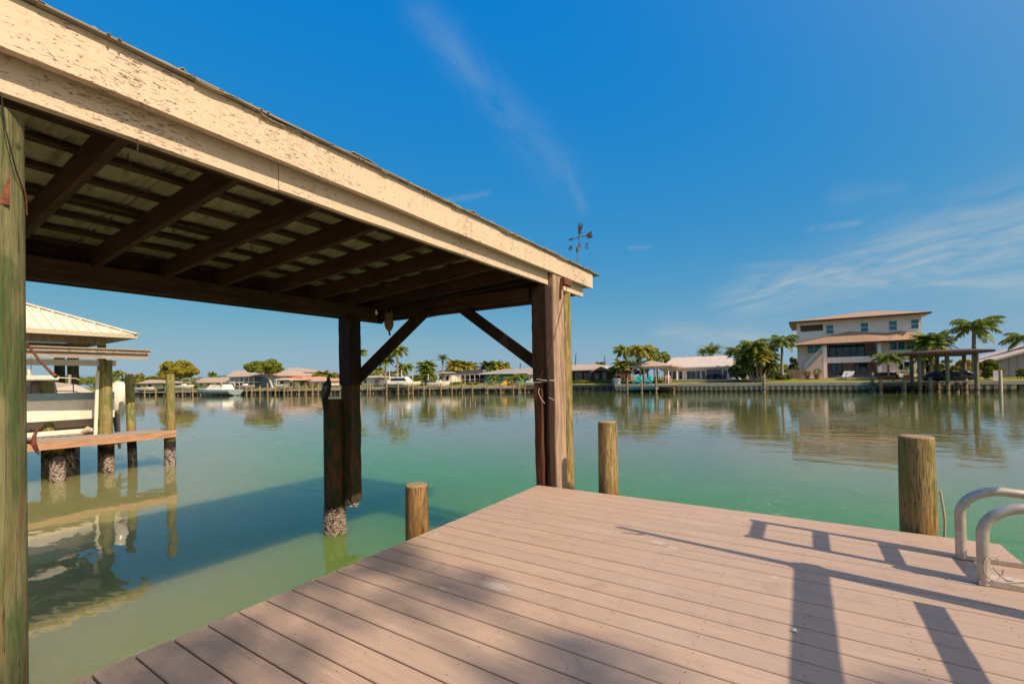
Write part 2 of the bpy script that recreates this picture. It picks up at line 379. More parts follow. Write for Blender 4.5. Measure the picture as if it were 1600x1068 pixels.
material('orange_plank', wood((.30,.15,.08), (.48,.27,.15), 'y', 1, .3))
material('grey_plank', wood((.27,.22,.18), (.38,.32,.27), 'y', 1, .3))
material('dock_wood', wood((.28,.23,.17), (.42,.35,.27), 'x', 1, .4))
material('dock_wood_dark', wood((.09,.07,.05), (.16,.125,.09), 'x', 1, .4))
material('fence_wood', wood((.22,.16,.11), (.34,.26,.19), 'z', 1, .4))
def stucco(c):
    return lambda t: (t.mix(t.ramp(t.noise(t.obj(), 1.2, 6), .35, .75), c, tuple(k*.86 for k in c)), None, t.bump(t.noise(t.obj(), 30, 4), .3, .01))
for nm, c in dict(cream_stucco=(.86,.73,.62), white_stucco=(.74,.69,.6), pink_stucco=(.62,.46,.38), teal_siding=(.05,.27,.25), bluegrey_siding=(.33,.36,.42), brown_siding=(.10,.035,.022), tan_siding=(.50,.42,.30)).items():
    material(nm, stucco(c), .8)
def board_batten(t):
    s = t.sep(t.obj()); k = t.math('FRACT', t.math('MULTIPLY', s[0], 1.6))
    return t.mix(t.ramp(k, .0, .12, .7, 0), (.38,.31,.29), (.16,.12,.11)), None, t.bump(t.ramp(k, 0, .08, 0, 1), 1, .03)
material('grey_batten', board_batten)
def tile(c, sc=3.0):
    def f(t):
        o = t.obj(); s = t.sep(o); n = t.noise(o, 2.5, 6, .7); k = t.math('FRACT', t.math('MULTIPLY', s[2], sc*1.4)); kx = t.math('FRACT', t.math('MULTIPLY', s[0], sc))
        cc = t.mix(t.ramp(n, .3, .75), c, tuple(x*.66 for x in c)); cc = t.mix(t.ramp(k, 0, .25, .18, 0), cc, tuple(x*.4 for x in c))
        return cc, None, t.bump(t.math('ADD', k, t.math('SINE', t.math('MULTIPLY', kx, 6.28))), .35, .006)
    return f
for nm, c in dict(terracotta_roof=(.43,.27,.17), tan_roof=(.48,.36,.27), pale_roof=(.60,.50,.42), grey_roof=(.36,.31,.27), red_roof=(.60,.17,.09), brown_roof=(.12,.06,.045), white_roof=(.7,.62,.5), salmon_roof=(.62,.32,.22)).items():
    material(nm, tile(c), .85)
material('brown_trim', (.07,.03,.02), .6)
material('white_trim', (.76,.70,.62), .6)
material('dark_interior', (.03,.022,.018), .8)
material('turquoise_plastic', (.02,.42,.42), .4)
material('yellow_plastic', (.75,.42,.03), .4)
material('pink_fabric', (.6,.38,.32), .8)
material('orange_cushion', (.55,.12,.03), .8)
material('clay_pot', (.3,.11,.06), .8)
material('stone_wall', lambda t: (t.mix(t.ramp(t.voro(t.obj(), 5), .1, .5), (.4,.31,.24), (.24,.17,.12)), None), .9)
def leaf(a, b, tr=.25):
    def f(t):
        n = t.noise(t.obj(), .9, 4, .6); n2 = t.noise(t.obj(), 7, 3, .7)
        c = t.mix(t.ramp(n, .36, .66), a, b); return t.mix(t.ramp(n2, .42, .7, 0, .7), c, tuple(k*.45 for k in a)), None
    return f
def leafmat(nm, a, b):
    m = material(nm, leaf(a, b), .55, spec=.3); b_ = m.node_tree.nodes['Principled BSDF']
    tr = m.node_tree.nodes.new('ShaderNodeBsdfTranslucent'); mx = m.node_tree.nodes.new('ShaderNodeMixShader')
    mx.inputs[0].default_value = .3; src = b_.inputs['Base Color'].links[0].from_socket
    m.node_tree.links.new(src, tr.inputs[0]); out = m.node_tree.nodes['Material Output']
    m.node_tree.links.new(b_.outputs[0], mx.inputs[1]); m.node_tree.links.new(tr.outputs[0], mx.inputs[2]); m.node_tree.links.new(mx.outputs[0], out.inputs[0])
leafmat('palm_leaf', (.14,.20,.02), (.33,.37,.045)); leafmat('palm_leaf_dark', (.06,.10,.014), (.20,.22,.03))
leafmat('palm_leaf_gold', (.28,.27,.03), (.46,.40,.05)); leafmat('golden_leaf', (.27,.26,.025), (.47,.39,.045))
leafmat('olive_leaf', (.15,.19,.02), (.33,.34,.04)); leafmat('bush_leaf', (.09,.13,.016), (.30,.30,.04)); leafmat('lime_leaf', (.16,.20,.02), (.30,.30,.035))
leafmat('dead_frond', (.26,.12,.04), (.42,.2,.06))
material('palm_trunk', wood((.22,.17,.12), (.40,.33,.25), 'x', 1, .5)); material('bark', wood((.14,.10,.07), (.3,.24,.18), 'z', 1, .5)); material('pale_bark', wood((.32,.27,.22), (.52,.45,.38), 'z', 1, .5))
def grass(t):
    p = t.pos(); n = t.noise(p, .6, 6, .65); n2 = t.noise(p, 6, 4); return t.mix(t.ramp(n2, .3, .7, 0, .6), t.mix(t.ramp(n, .35, .7), (.17,.19,.03), (.30,.27,.05)), (.09,.1,.02)), None
material('grass', grass, .95); material('sand', stucco((.42,.33,.23)), .95); material('patio', stucco((.5,.42,.34)), .9)
def seawallm(t):
    p = t.pos(); z = t.sep(p)[2]; n = t.noise(p, 1.6, 6, .7); c = t.mix(t.ramp(n, .3, .7), (.52,.43,.30), (.34,.28,.18))
    st = t.noise(t.scl(p, (3, 3, .5)), 2, 5, .7); c = t.mix(t.ramp(st, .5, .75, 0, .6), c, (.09,.075,.04))
    low = t.ramp(t.math('ADD', z, t.math('MULTIPLY', t.noise(p, 3, 3), .25)), -.55, -.3, .85, 0); return t.mix(low, c, (.045,.04,.02)), None, t.bump(n, .5, .03)
material('seawall', seawallm, .9); material('seawall_cap', stucco((.48,.40,.31)), .85)
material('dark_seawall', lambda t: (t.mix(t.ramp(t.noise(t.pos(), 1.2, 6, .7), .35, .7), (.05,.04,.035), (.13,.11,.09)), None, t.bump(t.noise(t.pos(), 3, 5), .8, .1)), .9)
# water: turbid green body under a clear reflecting surface
def water(t):
    p = t.pos(); s = t.sep(p)
    big = t.noise(t.scl(p, (.16, .3, 1)), 1, 4, .55, .6); sed = t.noise(t.scl(p, (.5, 1.4, 1)), 1, 5, .6, 1.2)
    d = t.math('SUBTRACT', t.math('ADD', s[1], t.math('MULTIPLY', s[0], .55)), 0)
    shal = t.ramp(t.math('ADD', d, t.math('MULTIPLY', big, 2.4)), -3.6, .2)
    c = t.mix(shal, (.21,.20,.075), (.072,.175,.024))
    dist = t.ramp(s[1], 3.2, 9.5)
    c = t.mix(dist, c, (.165,.145,.075))  # greyer mid water, pale reflected sky put into the body colour
    far = t.ramp(s[1], 9, 36); c = t.mix(far, c, (.075,.10,.018))  # olive far water, shore reflections put into the body colour
    c = t.mix(t.ramp(sed, .5, .8, 0, .35), c, (.16,.19,.09))
    sw = t.noise(t.scl(p, (.5, .9, 1)), 1.6, 3, .5, 2.2); foam = t.math('MULTIPLY', t.ramp(t.math('ABSOLUTE', t.math('SUBTRACT', sw, .5)), 0, .009, .5, 0), t.ramp(t.noise(p, .7, 3), .48, .62))
    c = t.mix(t.math('MULTIPLY', foam, t.ramp(s[1], 4, 9, 1, 0)), c, (.36,.37,.27))      # thin drifting scum lines
    w1 = t.noise(t.scl(p, (.55, 1.15, 1)), 1.0, 3, .5, .5); w2 = t.noise(t.scl(p, (1.3, 3.4, 1)), 1.2, 2, .5, .5); w3 = t.noise(t.scl(p, (.10, .2, 1)), 1, 2)
    amp = t.ramp(w3, .35, .65, .35, 1.0)
    h = t.math('ADD', t.math('MULTIPLY', w1, .011), t.math('MULTIPLY', t.math('MULTIPLY', w2, amp), .0042))
    return c, .025, t.bump(h, 1, 1.0)
wm = material('water', water, .025, spec=.5, IOR=1.38)
_b = wm.node_tree.nodes['Principled BSDF']; _b.subsurface_method = 'BURLEY'      # turbid water: light spreads below the surface
_b.inputs['Subsurface Weight'].default_value = .9; _b.inputs['Subsurface Radius'].default_value = (.7, 1.0, .8); _b.inputs['Subsurface Scale'].default_value = 1.4

# ------------------------------------------------------------------ ground, water
WZ = -.85
MB().quad((-2500,-2500,WZ),(2500,-2500,WZ),(2500,2500,WZ),(-2500,2500,WZ)).build('water', 'water')['kind'] = 'structure'
shore = [(420,58),(19.6,58),(19.5,57),(-19.8,57),(-19.9,59.5),(-30,59.5),(-45,56.5),(-72,50),(-116,39),(-200,19),(-900,-120)]
def shore_y(x):
    for (a, b), (c, d) in zip(shore, shore[1:]):
        if c <= x <= a: return b+(d-b)*(x-a)/(c-a) if a != c else b
    return 57
land = MB()
xs = [420,120,60,40,30,24,19.6,19.5,15,10,5,0,-5,-10,-15,-19.8,-19.9,-25,-30,-37,-45,-55,-64,-72,-85,-100,-116,-150,-200,-400,-900]
bands = [(0,.18),(2.5,.24),(7,.55),(12,.62),(60,.7),(400,.9),(2400,1.2)]
rows = [[(x, shore_y(x)+dy+(.02 if dy == 0 else 0), z) for x in xs] for dy, z in bands]
vs = [p for r in rows for p in r]; n = len(xs)
land.add(vs, [(r*n+i, (r+1)*n+i, (r+1)*n+i+1, r*n+i+1) for r in range(len(bands)-1) for i in range(n-1)])
land.add([(x, shore_y(x)+.02, .18) for x in xs]+[(x, shore_y(x)+.02, WZ-1) for x in xs], [(i, i+1, i+1+n, i+n) for i in range(n-1)])
tag(land.build('ground', 'grass'), kind='structure')
def gz(y_off):
    for (a, za), (b, zb) in zip(bands, bands[1:]):
        if a <= y_off <= b: return za+(zb-za)*(y_off-a)/(b-a)
    return .2
def ground_z(x, y): return gz(max(0, y-shore_y(x)))

# ------------------------------------------------------------------ the near dock
dock = thing('dock', (1.8,-3,0), 'wide dock of grey brown composite boards filling the foreground', 'dock')
L = 3.627
b = MB(); k = 0
rg = random.Random(4)
while True:
    y1 = -k*BW-.0042; y0 = -(k+1)*BW+.0042
    if y0 < -8.5: break
    x0 = (0 if y0 > -3.95 else .12)+rg.uniform(-.003,.003); x1 = L+rg.uniform(-.003,.003); c = .0035
    zt = rg.uniform(-.0008,.0008); bot = -.028
    prof = [(y0,bot),(y0,zt-c),(y0+c,zt),(y1-c,zt),(y1,zt-c),(y1,bot)]
    vs = [(x0,y,z) for y,z in prof]+[(x1,y,z) for y,z in prof]; m = 6
    b.add(vs, [(i,(i+1)%m,(i+1)%m+m,i+m) for i in range(m)]+[tuple(range(m-1,-1,-1)), tuple(range(m,2*m))])
    k += 1
b.build('deck_boards', 'deck_board', dock)
b = MB()
for k in range(58):
    for x in [.06+.405*i for i in range(9)]+[L-.05]:
        for dy in (.035, .11):
            cx, cy = x+rg.uniform(-.006,.006), -k*BW-dy+rg.uniform(-.004,.004)
            r = .0032; b.add([(cx+r*cos(a*pi/3), cy+r*sin(a*pi/3), .0016) for a in range(6)], [tuple(range(6))])
sc = b.build('deck_screws', 'rust', dock); sc['kind'] = 'stuff'
b = MB()
for x in [.08+.405*i for i in range(9)]+[L-.06]: b.box(x-.02,x+.02,-8.4,-.045,-.22,-.030)
b.build('joists', 'dark_beam_along_y', dock)
b = MB(); b.box(.02,L-.02,-.043,-.006,-.24,-.031); b.box(L-.04,L-.004,-8.4,-.046,-.24,-.031); b.box(.13,.16,-8.4,-3.96,-.24,-.031); b.box(.006,.045,-3.92,-.046,-.24,-.031)
b.build('rim_board', 'dark_beam_along_x', dock)
for (x, y) in ((.5,-.3),(2,-.3),(3.3,-.4),(.5,-3),(3.3,-3),(2,-3),(.5,-6),(3.3,-6)):
    MB().cyl((x,y,-2.5),(x,y,-.225),.11,.1).build('support_piling', 'mooring_pile', dock)

def piling(name, x, y, z0, z1, r, mat, label, group=None, tilt=(0,0), n=22, seed=1, cat='piling', endmat='end_grain', rt=.94):
    o = thing(name, (x,y,WZ), label, cat, 0, group)
    rg = random.Random(seed); m = 9; ph = [rg.uniform(0,6.28) for _ in range(4)]
    b = MB(); vs = []
    for i in range(m+1):
        k = i/m; z = z0+(z1-z0)*k; r_ = r*(1+(rt-1)*k)
        cx, cy = x+tilt[0]*(z-z1), y+tilt[1]*(z-z1)
        if i == m: zc = z1
        for j in range(n):
            a = 2*pi*j/n; rr = r_*(1+.018*sin(2*a+ph[0]+k)+.014*sin(5*a+ph[1]+2*k)+.012*sin(9*a+ph[2]))
            if i == m: rr *= .97
            vs.append((cx+rr*cos(a), cy+rr*sin(a), z))
    fs = [(i*n+j, i*n+(j+1)%n, (i+1)*n+(j+1)%n, (i+1)*n+j) for i in range(m) for j in range(n)]
    b.add(vs, fs, True); b.add(vs[:n], [tuple(range(n-1,-1,-1))])
    b.build('pole', mat, o)
    top = vs[m*n:]; t_ = MB(); ctr = V((x,y,z1+.004))
    t_.add([(p[0],p[1],p[2]) for p in top]+[tuple(V((x,y,z1+.006))+(V(p)-V((x,y,z1)))*.9+V((0,0,.004))) for p in top]+[(x,y,z1+.012)],
           [(j,(j+1)%n,n+(j+1)%n,n+j) for j in range(n)]+[(n+j, n+(j+1)%n, 2*n) for j in range(n)])
    t_.build('cut_top', endmat, o)
    return o
piling('mooring_piling', .70, .32, -3, .70, .108, 'mooring_pile', 'slim round mooring piling standing in green water just right of the shelter\'s corner posts', tilt=(.004,0), seed=2)
piling('mooring_piling', 3.235, .17, -3, .69, .116, 'mooring_pile', 'thick round piling with mossy green streak behind the dock beside the ladder', tilt=(.0,0), seed=3)
piling('mooring_piling', -.135, -1.76, -3, .345, .097, 'orange_pile', 'short orange brown piling stub against the left edge of the dock', seed=5)
wetp = piling('mooring_piling', -2.87, -.57, -3, .955, .137, 'wet_pile', 'dark wet piling crusted with barnacles, a bird perched on its top', seed=7, endmat='dark_timber', rt=.96)
# drop of rope behind the thick piling
b = MB(); P0 = V((3.36,.16,.0))
b.tube([P0+V((0,0,.30)), P0+V((.012,.0,.2)), P0+V((.022,0,.08)), P0+V((.015,0,-.1))], .008, 6)
tag(b.build('rope', 'rope', origin=P0), 'short white rope hanging down the right side of the thick mossy piling', 'rope')
# small shell on the deck
P0 = G(1241, 987, 0)
tag(MB().tube([P0+V((-.012,0,.002)), P0+V((-.004,.003,.007)), P0+V((.006,.002,.008)), P0+V((.014,-.002,.003))], [.002,.008,.009,.001], 7).build('shell', 'white_paint', origin=P0),
    'tiny pale shell lying on the shadowed deck boards', 'shell')

# ------------------------------------------------------------------ boat shelter
sh = thing('boat_shelter', (-1.3,-2,WZ), 'open timber boat shelter with peeling cream fascia and metal roof on the left', 'boat shelter')
YN = -6.4
def lumpy_board(x0, x1, y0, y1, z0, z1, seed, amp=.004, step=.25):
    b = MB(); rg = random.Random(seed); n = max(2, int((y1-y0)/step)); vs = []
    for i in range(n+1):
        y = y0+(y1-y0)*i/n; a, c = rg.uniform(-amp, amp), rg.uniform(-amp, amp)
        vs += [(x0,y,z0+a),(x1,y,z0+a),(x1,y,z1+c),(x0,y,z1+c)]
    fs = [(i*4+j, i*4+(j+1)%4, (i+1)*4+(j+1)%4, (i+1)*4+j) for i in range(n) for j in range(4)]+[(0,3,2,1),(n*4,n*4+1,n*4+2,n*4+3)]
    return b.add(vs, fs)
for (a, c, sd) in ((YN,-4.3,1),(-4.296,-.455,2),(-.451,.57,3),(.574,1.30,4)):
    lumpy_board(.12,.16,a,c,2.398,2.598,sd,.003).build('fascia_board', 'peeling_cream_paint', sh, bevel=.003)
for (a, c, sd) in ((YN,-3.0,5),(-2.997,.17,6),(.52,1.16,7)):
    lumpy_board(.038,.078,a,c,2.270,2.43,sd,.003).build('lower_fascia_board', 'cream_paint', sh, bevel=.003)
MB().box(.080,.119,YN,1.28,2.41,2.56).build('nailer', 'grey_soffit', sh)
MB().box(-2.9,.119,1.262,1.298,2.41,2.55).build('end_fascia', 'cream_paint', sh)
MB().box(-2.9,.036,1.10,1.13,2.29,2.38).build('end_trim', 'dark_beam_along_x', sh)
# corrugated sheets: ribs run down the slope (along x)
XB, ZF, ZB = -2.95, 2.604, 2.43
def sheet_z(x): return ZF+(x-.185)/(XB-.185)*(ZB-ZF)
b = MB(); pts = []
rg = random.Random(11); y = YN; ys = []
while y < 1.50:
    ys.append(y); y += .02
rib = .305
def prof(y):
    u = (y+20) % rib; h = 0
    for c0, a in ((.03,.018),(.065,.018)):
        h = max(h, a*max(0, 1-abs(u-c0)/.014))
    wv = .004*sin(y*9)+.003*sin(y*23+1)
    return h+wv
XS = [XB, -2.2, -1.5, -.8, -.2, .1, .185]
vs = []
for i, y in enumerate(ys):
    for j, x in enumerate(XS):
        e = (.010*sin(y*5.1+2)+.006*sin(y*17)) if j == 6 else 0
        vs.append((x+(.01*sin(y*7) if j == 6 else 0), y, sheet_z(x)+prof(y)+e))
n = len(XS)
b.add(vs, [(i*n+j, i*n+j+1, (i+1)*n+j+1, (i+1)*n+j) for i in range(len(ys)-1) for j in range(n-1)])
so_ = b.build('roof_sheet', 'galvanised_roof', sh); md = so_.modifiers.new('thick', 'SOLIDIFY'); md.thickness = .003; md.offset = -1
# drip edge: lapping strips with crimps along the top edge
b = MB(); yy = YN
while yy < 1.48:
    y2 = min(yy+.61, 1.5); b.bar((.165,yy,2.603),(.165,y2+.02,2.606),.05,.008); yy = y2
b.build('drip_edge', 'weathered_roof_edge', sh)
yy = -6.2; rg = random.Random(3)
while yy < 1.4:
    b = MB()
    for dy in (0,.035): b.tube([(.02,yy+dy,2.606),(.12,yy+dy,2.611),(.18,yy+dy,2.610),(.205,yy+dy,2.604)],[.008,.009,.009,.003],8)
    b.build('roof_crimp', 'weathered_roof_edge', sh); yy += .61
def rafter_z(x): return sheet_z(x)-.055
for i in range(12):
    y = -4.62+.515*i+[0,.02,-.01,.0,.0,-.02,.01,.02,0,0,0,0][i]
    b = MB(); p, q = V((-2.9,y,rafter_z(-2.9)-.085)), V((.035,y,rafter_z(.035)-.085)); b.bar(p, q, .045, .16, ch=.004)
    b.build('rafter', 'dark_beam_along_x', sh)
rg = random.Random(5)
for i in range(8):
    x = -.14-.37*i; b = MB(); yy = YN+rg.uniform(0,.4); zc = sheet_z(x)-.03
    b.bar((x,YN,zc),(x,1.24,zc),.072,.026,ch=.003); b.build('purlin', 'dark_beam_along_y', sh)
    if i % 3 == 1:
        b = MB(); b.bar((x-.095,YN,zc-.002),(x-.11,rg.uniform(-2.5,-.5),zc-.002),.05,.022,ch=.003); b.build('purlin', 'dark_beam_along_y', sh)
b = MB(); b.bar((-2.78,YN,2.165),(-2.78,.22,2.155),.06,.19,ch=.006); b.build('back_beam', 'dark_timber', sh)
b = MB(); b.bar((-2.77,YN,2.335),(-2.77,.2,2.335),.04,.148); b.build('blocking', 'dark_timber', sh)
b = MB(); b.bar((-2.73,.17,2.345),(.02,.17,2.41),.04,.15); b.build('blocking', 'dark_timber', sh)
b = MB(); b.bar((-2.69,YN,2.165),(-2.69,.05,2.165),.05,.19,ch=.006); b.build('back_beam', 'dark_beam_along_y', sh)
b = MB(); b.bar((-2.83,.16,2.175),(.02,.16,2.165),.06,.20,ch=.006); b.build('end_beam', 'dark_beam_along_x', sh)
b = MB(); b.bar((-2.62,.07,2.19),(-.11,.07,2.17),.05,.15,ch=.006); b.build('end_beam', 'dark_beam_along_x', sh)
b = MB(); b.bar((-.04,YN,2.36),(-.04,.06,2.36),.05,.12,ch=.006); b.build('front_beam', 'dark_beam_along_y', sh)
# corner posts (several members bolted together)
def timber(x0, x1, y0, y1, z0, z1, seed, amp=.004, m=14):
    b = MB(); rg = random.Random(seed); vs = []
    for i in range(m+1):
        z = z0+(z1-z0)*i/m; j = [rg.uniform(-amp,amp) for _ in range(8)]; c = .012
        pr = [(x0+c,y0),(x1-c,y0),(x1,y0+c),(x1,y1-c),(x1-c,y1),(x0+c,y1),(x0,y1-c),(x0,y0+c)]
        vs += [(a+j[q]*.6, d+j[(q+3)%8]*.6, z) for q, (a, d) in enumerate(pr)]
    return b.add(vs, [(i*8+q, i*8+(q+1)%8, (i+1)*8+(q+1)%8, (i+1)*8+q) for i in range(m) for q in range(8)]+[tuple(range(7,-1,-1)), tuple(range(m*8,m*8+8))])
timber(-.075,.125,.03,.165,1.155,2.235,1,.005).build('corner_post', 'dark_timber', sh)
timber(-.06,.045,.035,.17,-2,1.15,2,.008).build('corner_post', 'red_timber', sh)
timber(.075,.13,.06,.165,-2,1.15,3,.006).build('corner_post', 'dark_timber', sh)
timber(.02,.145,.18,.44,-2,2.395,4,.004).build('corner_post', 'pale_timber', sh)
b = MB(); b.cyl((.055,.60,-2),(.055,.60,2.235),.095,.09,18); b.build('corner_post', 'mooring_pile', sh)
# inner post: two members, the lower end eaten away above the water
PI_ = G(545, 497, 2.07)
b = timber(PI_.x-.13,PI_.x+.13,PI_.y-.08,PI_.y+.10,1.15,2.07,5,.004); b.build('inner_post', 'dark_timber', sh)
b = timber(PI_.x-.10,PI_.x+.115,PI_.y-.075,PI_.y+.09,-.42,1.15,6,.010)
rg = random.Random(8)
b.build('inner_post', 'wet_pile', sh)
b = MB()
for i in range(130):
    a = rg.uniform(0,6.28); x = PI_.x+.01+.075*cos(a); y = PI_.y+.075*sin(a); z = -.44+rg.uniform(-.06,.07); r = rg.uniform(.008,.02)
    b.tube([(x,y,z-r),(x,y,z-.3*r),(x,y,z+r)],[r*.3,r,r*.5],7)
b.build('barnacles', 'barnacle' if 'barnacle' in MATS else material('barnacle', lambda t: (t.mix(t.ramp(t.voro(t.pos(), 60), .2, .6), (.46,.36,.29), (.22,.165,.125)), None, t.bump(t.voro(t.pos(), 60), .8, .006))), sh)
b = MB()
for i in range(900):
    a = rg.uniform(0,6.28); z = rg.uniform(-.95,-.50); r = rg.uniform(.004,.010); x, y = -2.87+.138*cos(a), -.57+.138*sin(a)
    if rg.random() < (z+.55)*6: continue
    dx_, dy_ = cos(a)*r, sin(a)*r
    b.tube([(x-dx_,y-dy_,z),(x+dx_*1.1,y+dy_*1.1,z)],[r*1.2,r*.55],6)
b.build('barnacles', 'barnacle', wetp)
# braces
A_ = pt(560, 588, (PI_-CAM).dot(fw)); B_ = G(662, 488, 2.09)
b = MB(); b.bar(A_+V((0,0,-.02)), B_+V((.05,.0,.03)), .05, .15, ch=.005); b.build('brace', 'dark_timber', sh)
A_ = ony(842, 570, .10); B_ = ony(716, 477, .10)
b = MB(); b.bar(A_+V((.06,0,-.05)), B_, .05, .13, ch=.005); b.build('brace', 'dark_timber', sh)
# near post
b = MB(); path = []; n = 24; vs = []; NX, NY = -.065, -4.075
rg = random.Random(9)
for i in range(21):
    z = -2+(2.235+2)*i/20; k = .128-.004*i/20
    cx = NX+.0035*sin(z*2)
    vs += [(cx+k*(1+.012*sin(3*a+z)+.01*sin(7*a))*cos(a), NY+k*(1+.012*sin(3*a+z)+.01*sin(7*a))*sin(a), z) for a in [2*pi*j/n for j in range(n)]]
b.add(vs, [(i*n+j, i*n+(j+1)%n, (i+1)*n+(j+1)%n, (i+1)*n+j) for i in range(20) for j in range(n)], True); b.add(vs[-n:], [tuple(range(n))])
npost = b.build('near_post', 'green_treated_pile', sh)
e = V((-.02,-3.985,0))
def near(px, py, d=1.80): return pt(px, py, d)
b = MB(); b.bar(near(2,108,1.66), near(2,140,1.66), .03, .04); b.build('bracket', 'rust', sh); b = MB(); b.bar(near(4,320,1.66), near(3,235,1.68), .035, .02); b.build('bracket', 'rust', sh)
b = MB(); b.tube([near(0,130,1.64), near(8,200,1.65), near(24,262,1.68), near(37,300,1.74), near(41,318,1.76), near(41,340,1.77)], .0022, 6); b.build('cable', 'black_iron', sh)
b = MB(); b.tube([near(38,296,1.73), near(41,312,1.745), near(42,336,1.76)], .0028, 6); b.build('cable_end', 'rust', sh)
b = MB(); b.tube([near(38,532,1.78), near(62,563,1.78), near(80,582,1.78), near(88,588,1.78)], [.004,.0045,.005,.008], 8); b.build('hook_arm', 'rust', sh)
b = MB(); b.tube([near(60,668,1.78), near(54,680,1.77), near(52,692,1.76), near(58,704,1.78), near(61,710,1.78)], [.003,.006,.009,.006,.003], 8)
b.tube([near(52,690,1.77), near(36,690,1.80)], .008, 8); b.build('cleat', 'rust', sh)
# hardware on the corner post
b = MB(); q = onx(884, 441, .165); b.box(.150,.205,q.y-.11,q.y+.10,q.z-.04,q.z+.035); b.bar((.155,q.y-.12,q.z-.02),(.155,q.y-.14,q.z-.22),.012,.03); b.build('bracket', 'rust', sh)
b = MB(); b.tube([(.16,q.y+.04,q.z-.05), onx(873,500,.155), onx(858,560,.14), ony(842,593,.02)], .0035, 6); b.build('cable', 'rust', sh)
b = MB(); b.tube([ony(838,592,.015), ony(852,594,.012), onx(867,594,.15)], .0035, 6)
b.tube([ony(843,606,.02), ony(841,612,.01), ony(845,622,.0), ony(851,630,.01)], .0028, 6)
b.tube([onx(858,621,.13), onx(866,625,.15)], .0028, 6); b.build('lashing', 'white_line', sh)
# screw hooks and bulb under the rafters
for (px, py) in ((215,235),(200,258),(270,360),(392,388)):
    P = G(px, py, 2.20); b = MB(); b.tube([P+V((0,0,.05)), P, P+V((.02,0,-.015)), P+V((.03,0,.0))], .003, 6); b.build('screw_hook', 'black_iron', sh)
tag(MB().tube([G(588,489,2.05)+V((0,0,.04)), G(588,489,2.05)+V((0,0,.02)), G(588,489,2.05)+V((0,0,-.0)), G(588,489,2.05)+V((0,0,-.02))], [.008,.014,.02,.008], 10).build('light_bulb', 'white_paint', origin=G(588,489,2.05)),
    'tiny bare bulb hanging under the dark end beam of the shelter', 'light bulb')

# owl decoy on the brace
P0 = pt(608, 517, 6.25); b = MB(); u = V((0,0,1)); s_ = 6.25/F
b.tube([P0, P0+u*2*s_, P0+u*6*s_, P0+u*12*s_, P0+u*17*s_, P0+u*20*s_, P0+u*24*s_, P0+u*28*s_, P0+u*30*s_], [.02,.035,.056,.066,.06,.047,.055,.045,.015], 14)
od = thing('owl_decoy', P0, 'small brown owl decoy sitting on the left brace under the shelter roof', 'decoy')
b.build('body', material('decoy_brown', lambda t: t.mix(t.ramp(t.noise(t.obj(), 60, 4), .4, .6), (.12,.06,.03), (.3,.2,.09)), .7), od)
b = MB(); hd = P0+u*30*s_
for sx in (-1, 1): b.tube([hd+RT*.03*sx-u*.02, hd+RT*.045*sx+u*.025], [.016,.003], 6)
b.build('ear_tufts', 'decoy_brown', od)
b = MB(); b.tube([P0+u*.003, P0-u*.06+RT*.01], [.012,.014], 8); b.build('peg', 'black_iron', od)

# weathervane
base = onx(901, 417, .14); sc_ = (base-CAM).dot(fw)/F
wvn = thing('weathervane', base, 'rusty weathervane with bird, arrow and compass letters on the shelter roof edge', 'weathervane')
rt = V((RT.x, RT.y, 0)).normalized(); bk = V((fw.x, fw.y, 0)).normalized()
def wvp(px, py, off=0): return base+rt*((px-901)*sc_)+V((0,0,1))*((417-py)*sc_)+bk*off
b = MB(); b.tube([wvp(901,420), wvp(902,412), wvp(904,395), wvp(906,371)], [.007,.006,.006,.005], 10); b.tube([wvp(904,391,0), wvp(904,386)], [.016,.016], 10); b.tube([wvp(906,373), wvp(906,369)], [.014,.014], 10)
b.tube([wvp(901,421), wvp(901.3,415)], [.018,.012], 10); b.build('pole', 'verdigris', wvn)
b = MB(); b.tube([wvp(895,416,.0), wvp(901,414), wvp(906,417)], .006, 8); b.build('mounting_bracket', 'black_iron', wvn)
b = MB(); b.tube([wvp(893,373.5), wvp(919,368)], .0045, 8)
ex = bk*.006
b.plate([wvp(888.5,374), wvp(895,371), wvp(894.5,373), wvp(895.2,375.5)], ex)
b.plate([wvp(917,368), wvp(919,364), wvp(925.5,361.5), wvp(927,363), wvp(925,366), wvp(927.5,370), wvp(926,371.5), wvp(919.5,372.5)], ex); b.build('arrow', 'black_iron', wvn)
b = MB()
b.plate([wvp(906,366), wvp(904,358), wvp(904.6,352), wvp(906.8,345.5), wvp(907.6,350), wvp(907.8,353), wvp(909.3,353), wvp(910.5,347.5), wvp(912,351), wvp(911,357), wvp(908.6,362), wvp(910.5,363.5), wvp(909,364.5), wvp(907.5,364), wvp(907.2,368), wvp(905.7,368), wvp(905.6,364), wvp(903.3,362.5), wvp(904.5,362)], ex)
b.build('bird_figure', 'black_iron', wvn)
b = MB(); b.tube([wvp(897,388), wvp(914,385.5)], .0035, 8); b.tube([wvp(904,387,-.1), wvp(904,387,.1)], .0035, 8); b.build('compass_arms', 'verdigris', wvn)
def letter(paths, name):
    b = MB()
    for p in paths: b.tube([wvp(*q) for q in p], .0055, 8)
    b.build(name, 'black_iron', wvn)
letter([[(889.5,391),(890.6,384)],[(890.6,384),(893.2,391)],[(893.2,391),(894.4,383.4)]][:0]+[[(889.3,391),(890.4,384)],[(894,383.6),(889.3,391)],[(893.2,390.6),(894.4,383.6)]], 'letter_n')
letter([[(915.2,382),(917,380.2),(919.5,380.6),(919.8,382.6),(917.5,384.2),(915.5,385.6),(915.6,387.6),(917.8,388.6),(920,387.4)][::1]], 'letter_s')
b = MB()
for p in ([(-.12,.024),(-.12,-.024)],): pass
